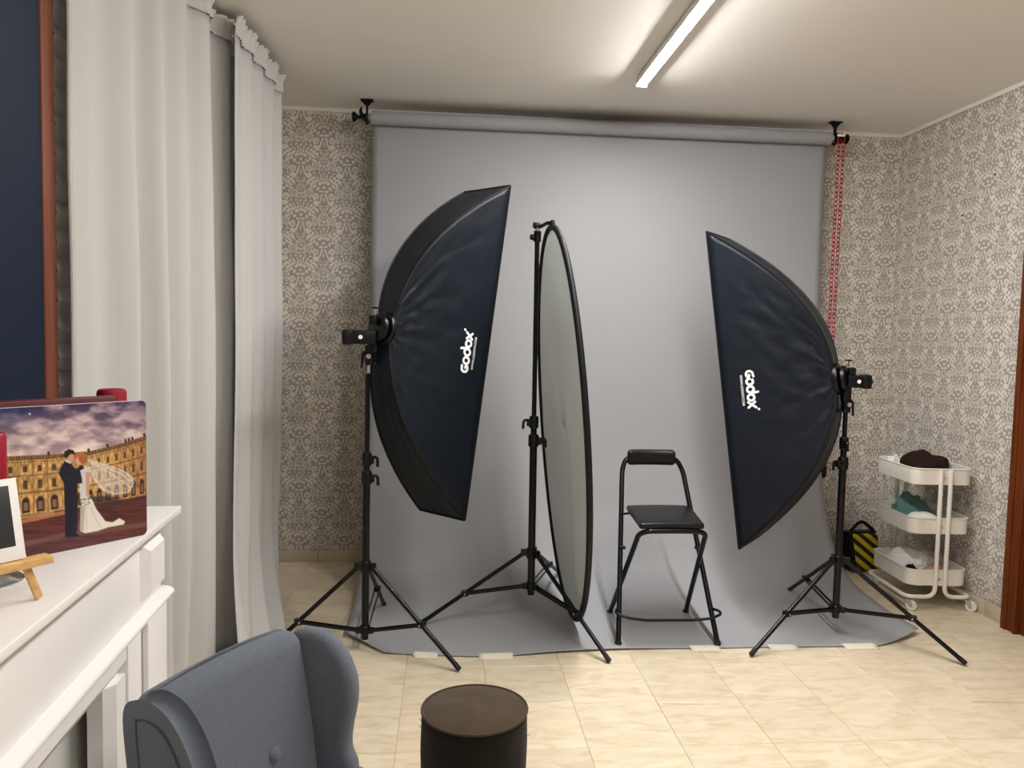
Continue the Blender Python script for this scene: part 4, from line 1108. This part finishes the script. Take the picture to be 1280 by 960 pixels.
# palazzo
rx_ = np.array([-500, 50, 300, 560, 750, 860, 1000]); ry_ = np.array([520, 480, 472, 452, 408, 378, 338]); by_ = np.array([960, 880, 850, 810, 775, 755, 725])
rf_ = np.interp(gx, rx_, ry_); bs_ = np.interp(gx, rx_, by_); tt = (gy-rf_)/(bs_-rf_)
wall = np.clip((tt)*60+0.5, 0, 1)*np.clip((1.03-tt)*40, 0, 1)
wc = C(220, 172, 104)*(0.55+0.75*fbm(gx/11, gy/26, 5)[..., None])
blend(wall, wc)
colw = np.interp(gx, [-500, 50, 500, 1000], [-6.2, 0.3, 5.4, 13.5]); fx = colw-np.floor(colw)
def band(a, b): return np.clip((tt-a)*120, 0, 1)*np.clip((b-tt)*120, 0, 1)
blend(band(0.0, 0.085)*(0.55+0.4*((gx/18 % 1) > 0.5)), (92, 66, 52))
blend(band(0.10, 0.125)*0.7, (110, 76, 50)); blend(band(0.33, 0.36)*0.8, (120, 84, 52)); blend(band(0.62, 0.66)*0.75, (112, 76, 48))
blend((np.abs(fx-0.02) < 0.05)*wall*0.5, (124, 88, 52))
for a, b, wd in ((0.17, 0.29, 0.17), (0.42, 0.58, 0.17)):
    blend(band(a, b)*np.clip((wd-np.abs(fx-0.5))*25, 0, 1)*0.9, (74, 50, 36))
    blend(band(a-0.03, a-0.005)*np.clip((wd+0.1-np.abs(fx-0.5))*25, 0, 1)*0.6, (140, 96, 58))
arch = np.clip((0.30-np.hypot(fx-0.5, np.minimum(0, tt-0.80)*3.2))*14, 0, 1)*band(0.69, 0.985)
blend(arch, (56, 34, 28)); blend(arch*np.clip((0.19-np.abs(fx-0.5))*14, 0, 1)*band(0.80, 0.95)*0.7, (170, 140, 112))
blend(np.clip((gx-700)/330, 0, 1)*wall*0.42, (112, 54, 40))
for xs in (300, 560, 690, 820, 845, 870, 960):
    yr = float(np.interp(xs, rx_, ry_)); blend(ell(xs, yr-8, 9, 13), (70, 48, 42))
# street
g_ = np.clip((tt-1.0)*40, 0, 1); gr = C(92, 46, 44)*(0.65+0.7*fbm(gx/120+gy/80, gy/14, 31)[..., None])
blend(g_, gr)
blend(line([(-300, 1010), (90, 930), (300, 880), (460, 850)], 26)*0.75, (206, 140, 92)); blend(line([(-300, 940), (90, 900), (320, 858)], 22)*0.6, (226, 176, 118)); blend(line([(-200, 1010), (150, 930), (420, 890)], 8)*0.6, (110, 54, 40))
blend(line([(60, 1090), (400, 1010), (560, 995), (980, 930)], 34, 14)*0.4, (150, 120, 112)); blend(np.clip((gy-(1085+(975-gx)*0.1))/60, 0, 1)*0.8*g_, (40, 26, 32))
blend(ell(660, 782, 130, 34, 14)*0.8, (58, 44, 40))
# veil
veil = [(552, 505), (640, 530), (740, 560), (820, 590), (872, 625), (872, 670), (840, 720), (770, 738), (690, 738), (630, 700), (590, 640), (560, 570)]
blend(poly(veil, 8)*(0.30+0.35*fbm(gx/60, gy/30, 77)), (232, 226, 222))
for pts in (veil[:7], [(560, 560), (600, 640), (660, 705), (740, 735), (840, 722), (876, 660), (820, 590)], [(570, 530), (680, 580), (780, 640), (850, 690)], [(565, 520), (700, 565), (800, 605), (850, 650)]):
    blend(line(pts, 7)*0.75, (240, 236, 232))
# bride
blend(poly([(500, 570), (540, 545), (566, 580), (580, 640), (560, 700), (560, 770), (500, 770), (495, 640)]), (228, 214, 206))
blend(poly([(480, 590), (520, 568), (530, 620), (525, 760), (500, 770), (505, 670), (478, 625)]), (216, 212, 220))
blend(poly([(536, 590), (568, 590), (566, 680), (556, 752), (540, 752), (538, 660)]), (214, 160, 128))
blend(poly([(500, 830), (520, 770), (575, 770), (610, 840), (670, 918), (720, 925), (770, 895), (812, 918), (800, 938), (690, 958), (610, 985), (530, 1000), (495, 985)]), (236, 228, 216))
blend(line([(560, 800), (600, 900), (640, 960)], 9)*0.4, (180, 168, 160)); blend(line([(535, 820), (540, 980)], 9)*0.35, (180, 168, 160)); blend(poly([(505, 800), (530, 800), (520, 985), (480, 985)])*0.5, (150, 130, 128))
blend(ell(500, 505, 30, 38), (222, 168, 138)); blend(ell(522, 498, 30, 36), (178, 98, 52)); blend(line([(470, 492), (480, 478), (510, 470), (535, 482)], 22), (190, 110, 58))
# groom
blend(poly([(372, 560), (400, 518), (440, 528), (474, 575), (500, 570), (514, 640), (514, 664), (482, 668), (486, 760), (470, 1000), (488, 1012), (486, 1024), (396, 1026), (398, 900), (392, 660), (362, 600)]), (24, 27, 48))
blend(line([(432, 700), (430, 1000)], 5)*0.5, (12, 14, 28)); blend(line([(470, 580), (515, 560)], 24), (26, 30, 54)); blend(line([(400, 625), (500, 650)], 9)*0.5, (44, 48, 74))
blend(ell(434, 492, 28, 34), (214, 160, 130)); blend(poly([(396, 486), (400, 452), (430, 436), (462, 446), (468, 470), (440, 468), (424, 484), (414, 502)]), (36, 26, 26)); blend(line([(408, 514), (436, 528)], 9), (236, 232, 232))
# bouquet
for k in range(26):
    a = k*2.4; r_ = 7*math.sqrt(k); blend(ell(548+r_*math.cos(a), 792+0.75*r_*math.sin(a), 11, 9), [(238, 236, 226), (224, 222, 200), (140, 150, 96)][k % 3])
img = np.clip(img, 0, 255)
lin = np.where(img/255 <= 0.04045, img/255/12.92, ((img/255+0.055)/1.055)**2.4)
crn = 0.012
def pw_pt(i, j):
    u_ = PW*i/(NX-1); z_ = PH*j/(NV-1)
    # rounded corners: pull the outermost points in
    uu, zz = u_, z_
    for (cu_, cz_, su, sz) in ((crn, crn, -1, -1), (crn, PH-crn, -1, 1), (PW-crn, crn, 1, -1), (PW-crn, PH-crn, 1, 1)):
        if (uu-cu_)*su > 0 and (zz-cz_)*sz > 0:
            dd = math.hypot(uu-cu_, zz-cz_); mxx = max(abs(uu-cu_), abs(zz-cz_))
            k = mxx/dd if dd > 0 else 1; uu = cu_+(uu-cu_)*k; zz = cz_+(zz-cz_)*k
    return pr_r + pd*uu + Vector((0, 0, zz)) + pnrm*0.0004
pm = MB(); pm.v = [pw_pt(i, j) for j in range(NV) for i in range(NX)]
pm.f = [(j*NX+i, (j+1)*NX+i, (j+1)*NX+i+1, j*NX+i+1) for j in range(NV-1) for i in range(NX-1)]
po = pm.build('picture', m_printp, prnt, smooth=False, recalc=False)
ca_ = po.data.color_attributes.new('print', 'FLOAT_COLOR', 'POINT')
rgba = np.ones((NV*NX, 4), np.float32); rgba[:, :3] = lin.reshape(-1, 3); ca_.data.foreach_set('color', rgba.ravel())
po['label'] = 'printed photograph: bride with blown veil and groom in dark suit under purple clouds'
outl = [(PW-crn+crn*math.cos(math.radians(a)), crn+crn*math.sin(math.radians(a))) for a in range(-90, 1, 15)] + [(PW-crn+crn*math.cos(math.radians(a)), PH-crn+crn*math.sin(math.radians(a))) for a in range(0, 91, 15)] + \
       [(crn+crn*math.cos(math.radians(a)), PH-crn+crn*math.sin(math.radians(a))) for a in range(90, 181, 15)] + [(crn+crn*math.cos(math.radians(a)), crn+crn*math.sin(math.radians(a))) for a in range(180, 271, 15)]
MB().prism(outl, lambda a, b, t: pr_r+pd*(a*1.004-0.001)+Vector((0, 0, max(0.0005, b)))-pnrm*(PT/2+t), PT-0.0005, 0.001, 1).build('board', m_card, prnt)
# maroon album standing behind the print
al0 = pr_r+pd*0.055-pnrm*0.040; alr = Matrix((pd, pnrm, Vector((0, 0, 1)))).transposed()
alb = thing('photo_album', 'maroon album standing upright behind the wedding print', 'album', al0+pd*0.16)
MB().rbox(al0+pd*0.17+Vector((0, 0, 0.162)), (0.34, 0.030, 0.323), 0.003, 2, alr).build('cover', m_maroon, alb)
MB().rbox(al0+pd*0.175+Vector((0, 0, 0.161)), (0.336, 0.022, 0.317), 0.002, 1, alr).build('pages', m_card, alb)
# red candle behind
c1 = Vector((-0.808, 1.93, MT))
cd1 = thing('pillar_candle', 'thick crimson pillar candle rising behind the wedding print', 'candle', c1, 'crimson candles on the mantel')
MB().lathe([(0.030, 0), (0.033, 0.003), (0.033, 0.318), (0.031, 0.326), (0.027, 0.329), (0.022, 0.326), (0.004, 0.322)], c1, None, 32).build('wax', m_candle, cd1)
MB().tube([c1+Vector((0, 0, 0.318)), c1+Vector((0.001, 0, 0.327))], 0.0012, 6).build('wick', m_gfoot, cd1)
# small taper candle in a glass holder
c2 = Vector((-0.838, 1.482, MT))
gh = thing('glass_candle_holder', 'tall clear glass candle holder on the mantel beside the easel', 'candle holder', c2)
MB().lathe([(0.050, 0), (0.052, 0.003), (0.046, 0.008), (0.012, 0.014), (0.008, 0.03), (0.008, 0.12), (0.016, 0.135), (0.036, 0.150), (0.037, 0.192), (0.0345, 0.192), (0.033, 0.154), (0.004, 0.146)], c2, None, 32).build('holder_glass', m_glass, gh)
cd2 = thing('taper_candle', 'crimson candle standing in the glass holder at the left edge', 'candle', c2+Vector((0, 0, 0.155)), 'crimson candles on the mantel')
MB().lathe([(0.026, 0), (0.027, 0.003), (0.027, 0.118), (0.024, 0.124), (0.018, 0.125), (0.003, 0.121)], c2+Vector((0, 0, 0.1545)), None, 28).build('wax', m_candle, cd2)
MB().tube([c2+Vector((0, 0, 0.272)), c2+Vector((0.001, 0, 0.282))], 0.0012, 6).build('wick', m_gfoot, cd2)
# small easel with a card
ea = Vector((-0.765, 1.335, MT)); ex = Vector((0.60, 0.80, 0)).normalized(); ey = Vector((0.80, -0.60, 0)).normalized()   # ex right along the shelf, ey to the viewer
ef = frame(ea, ex, ey); erot = Matrix((ex, ey, Vector((0, 0, 1)))).transposed()
es = thing('mini_easel', 'small pine wood easel holding a white-bordered card', 'easel', ea)
def stick(a, b, w_, t_, nm):
    a, b = ef(*a), ef(*b); d = (b-a); L = d.length; z_ = d.normalized(); y_ = (ey - z_*ey.dot(z_)).normalized(); x_ = y_.cross(z_)
    R_ = Matrix((x_, y_, z_)).transposed()
    return MB().rbox((a+b)/2, (w_, t_, L), 0.0015, 2, R_).build(nm, m_pine, es)
stick((0.074, 0.020, 0.003), (0.012, -0.024, 0.235), 0.013, 0.007, 'front_leg'); stick((-0.074, 0.020, 0.003), (-0.012, -0.024, 0.235), 0.013, 0.007, 'front_leg')
stick((0, -0.085, 0.003), (0, -0.030, 0.225), 0.012, 0.007, 'rear_leg')
MB().rbox(ef(0, 0.020, 0.070), (0.186, 0.030, 0.0135), 0.0015, 2, erot).build('ledge', m_pine, es)
tl_ = math.radians(13); up_ = (Vector((0, 0, 1))*math.cos(tl_) - ey*math.sin(tl_)); fn_ = ey*math.cos(tl_)+Vector((0, 0, 1))*math.sin(tl_)
crn_ = Matrix((ex, -fn_, up_)).transposed()
cc = ef(-0.012, 0.0175, 0.0775)+up_*0.0705
cdn = thing('framed_card', 'white-bordered dark photo card resting on the small easel', 'photo card', ef(-0.012, 0.0175, 0.0772))
MB().rbox(cc, (0.134, 0.004, 0.140), 0.001, 1, crn_).build('card', m_card, cdn)
MB().rbox(cc+fn_*0.0021+up_*0.006, (0.106, 0.0008, 0.104), 0.0002, 1, crn_).build('photograph', m_dark, cdn)

# ================================================================== ARMCHAIR
C0 = Vector((-0.42, 1.575, 0)); CF = Vector((0.8714, -0.4907, 0)); CS = Vector((0.4907, 0.8714, 0))
hf = frame(C0, CS, CF)                # x: near end -0.2 .. far end +0.2, y forward, z up
ac = thing('wing_armchair', 'small slate grey wingback armchair in front of the white mantelpiece', 'armchair', hf(0, 0.25, 0))
def hrot(): return Matrix((CS, CF, Vector((0, 0, 1)))).transposed()
HR = hrot()
def back_def(p):                      # recline, crown and hollow
    zz = p.z+0.535; y = p.y + 0.055 - 0.19*(zz-0.30) + 0.05*max(0, 0.35-zz)
    top = max(0, (zz-0.70)/0.07)
    w_ = 1.0 - 0.06*max(0, (0.55-zz)/0.25)
    return (p.x*w_, y - 0.012*(1-(p.x/0.2)**2)*(p.y > 0), p.z + 0.014*(1-(p.x/0.2)**2)*top)
bk = MB().rbox(hf(0.006, -0.005, 0.535), (0.408, 0.085, 0.460), 0.034, 5, HR, back_def, 12).build('backrest', m_gfab, ac)
# button pulled into the back
for (bx_, bz_) in ((0.075, 0.545), (-0.075, 0.545), (0.0, 0.44), (0.13, 0.44), (-0.13, 0.44)):
    yb_ = -0.005+0.0425+0.055-0.19*(bz_-0.30)-0.012*(1-(bx_/0.2)**2)
    MB().lathe([(0.004, 0.0065), (0.012, 0.005), (0.0165, 0.0), (0.0165, -0.006)], hf(bx_, yb_+0.001, bz_), CF+Vector((0, 0, 0.19)), 20).build('button', m_gfab, bk)
wing = catmull([(0.03, 0.33), (0.005, 0.46), (-0.018, 0.60), (-0.036, 0.735), (-0.018, 0.762), (0.026, 0.766), (0.066, 0.752), (0.103, 0.715), (0.126, 0.667), (0.130, 0.615), (0.120, 0.555),
                (0.118, 0.505), (0.135, 0.46), (0.13, 0.36)], 5)
wing = [(p.x, p.y) for p in [Vector((a, b, 0)) if False else q for q in wing for a, b in ((0, 0),)]]
for s_ in (-1, 1):
    def wf(a, b, t, s_=s_):
        flare = 0.10*max(0, a)*(0.6+0.6*max(0, b-0.5)/0.25)
        return hf(s_*(0.211+0.012*s_+flare+t), a, b)
    wo = MB().prism(list(reversed(wing)) if s_ > 0 else wing, wf, 0.046, 0.019, 4).build('wing', m_gfab, ac)
    edge = []
    for k in range(6, len(wing)-2):
        t0 = Vector((wing[k+1][0]-wing[k-1][0], wing[k+1][1]-wing[k-1][1])).normalized()
        a, b = wing[k][0]-(-t0.y)*0.017, wing[k][1]-t0.x*0.017          # inset from the outline
        edge.append(hf(s_*(0.211+0.012*s_+0.10*max(0, a)*(0.6+0.6*max(0, b-0.5)/0.25)+0.0225), a, b))
    MB().tube(edge, 0.0035, 6).build('piping', m_gpip, wo)
    # little gathers on the rolled front edge
    for k in range(24, len(wing)-16, 4):
        a, b = wing[k]; fl_ = 0.10*max(0, a)*(0.6+0.6*max(0, b-0.5)/0.25)
        t0 = Vector((wing[k+1][0]-wing[k-1][0], wing[k+1][1]-wing[k-1][1])).normalized(); no = Vector((-t0.y, t0.x)); no = no if no.x > 0 else -no
        pts = [hf(s_*(0.211+0.012*s_+fl_+tt_), a+no.x*(-0.0014-0.006*abs(tt_/0.02)**3)+0.0, b+no.y*(-0.0014-0.006*abs(tt_/0.02)**3)) for tt_ in (0.0, 0.008, 0.016)]
        MB().tube(pts, [0.0008, 0.0016, 0.0010], 5).build('gather', m_gpip, wo)
    arm = [(-0.05, 0.20), (0.36, 0.20), (0.375, 0.30), (0.37, 0.38), (0.345, 0.415), (0.30, 0.425), (0.20, 0.428), (0.11, 0.45), (-0.05, 0.46)]
    arm = [(p.x, p.y) for p in catmull([(a, b, 0) for a, b in arm], 4)]
    MB().prism(arm, lambda a, b, t, s_=s_: hf(s_*(0.236+0.03*max(0, a-0.05)/0.3+t), a, b), 0.060, 0.022, 4).build('arm', m_gfab, ac)
MB().rbox(hf(0, 0.175, 0.215), (0.44, 0.43, 0.10), 0.02, 3, HR).build('seat_base', m_gfab, ac)
MB().rbox(hf(0, 0.21, 0.305), (0.405, 0.36, 0.085), 0.032, 4, HR, lambda p: (p.x, p.y, p.z+0.012*(1-(p.x/0.2)**2)*(p.z > 0)), 6).build('seat_cushion', m_gfab, ac)
for (a, b) in ((-0.19, 0.35), (0.19, 0.35), (-0.19, -0.0), (0.19, -0.0)):
    MB().tube([hf(a, b, 0.17), hf(a*1.03, b+(0.01 if b > 0.1 else -0.03), 0.0)], [0.020, 0.012], 12).build('leg', m_legw, ac)

# ================================================================== POUF
pc = Vector((0.095, 2.112, 0))
pf = thing('pouf', 'round brown suede pouf standing on the tiles in the foreground', 'pouf', pc)
def squish(z, a): return 1+0.018*math.sin(3*a+1)+0.012*math.sin(2*a)-0.02*abs(z-0.2)
def pside(u, v):
    a = 2*math.pi*u; z_ = 0.004+0.388*v; r_ = 0.150*(1+0.012*math.sin(2*a+0.6)+0.008*math.sin(3*a))*(1-0.02*(1-v)) + 0.003*noise.noise(Vector((math.cos(a)*3, math.sin(a)*3, z_*9)))
    if v > 0.95: r_ -= 0.006*(v-0.95)/0.05
    return pc+Vector((r_*math.cos(a), r_*math.sin(a), z_))
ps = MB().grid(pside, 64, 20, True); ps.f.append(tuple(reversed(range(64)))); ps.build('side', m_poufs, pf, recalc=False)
def ptop(u, v):
    a = 2*math.pi*u; k = 0.005+0.995*v; r_ = 0.1465*(1+0.012*math.sin(2*a+0.6)+0.008*math.sin(3*a))*k
    z_ = 0.392 + 0.018*(1-k**3) + 0.004*noise.noise(Vector((r_*math.cos(a)*14, r_*math.sin(a)*14, 2)))*(1-k**6)
    return pc+Vector((r_*math.cos(a), r_*math.sin(a), z_))
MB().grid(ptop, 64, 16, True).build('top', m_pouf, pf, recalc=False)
MB().tube([pc+Vector((0.1475*(1+0.012*math.sin(2*a+0.6)+0.008*math.sin(3*a))*math.cos(a), 0.1475*(1+0.012*math.sin(2*a+0.6)+0.008*math.sin(3*a))*math.sin(a), 0.3925)) for a in [2*math.pi*k/64 for k in range(64)]], 0.0042, 8, closed=True).build('piping', m_pouf, pf)
for a, z_ in ((2.9, 0.34), (2.95, 0.325), (0.1, 0.30)):
    p = pc+Vector((0.150*math.cos(a), 0.150*math.sin(a), z_)); MB().tube([p, p+Vector((0.008*math.cos(a), 0.0, 0.003)), p+Vector((0.012*math.cos(a), 0.0, 0.009))], 0.0008, 5).build('loose_thread', m_pouf, pf)

# ================================================================== small marks on the right wall
for (yy, zz, lb) in ((3.96, 2.37, 'small dark nail in the right wall, the upper one'), (4.21, 2.19, 'small dark nail in the right wall, the lower one')):
    o = MB().lathe([(0.005, 0), (0.006, 0.003), (0.003, 0.005)], (XR, yy, zz), (-1, 0, 0), 10).build('wall_nail', m_gfoot); tag(o, lb, 'nail', 'nails in the right wall')
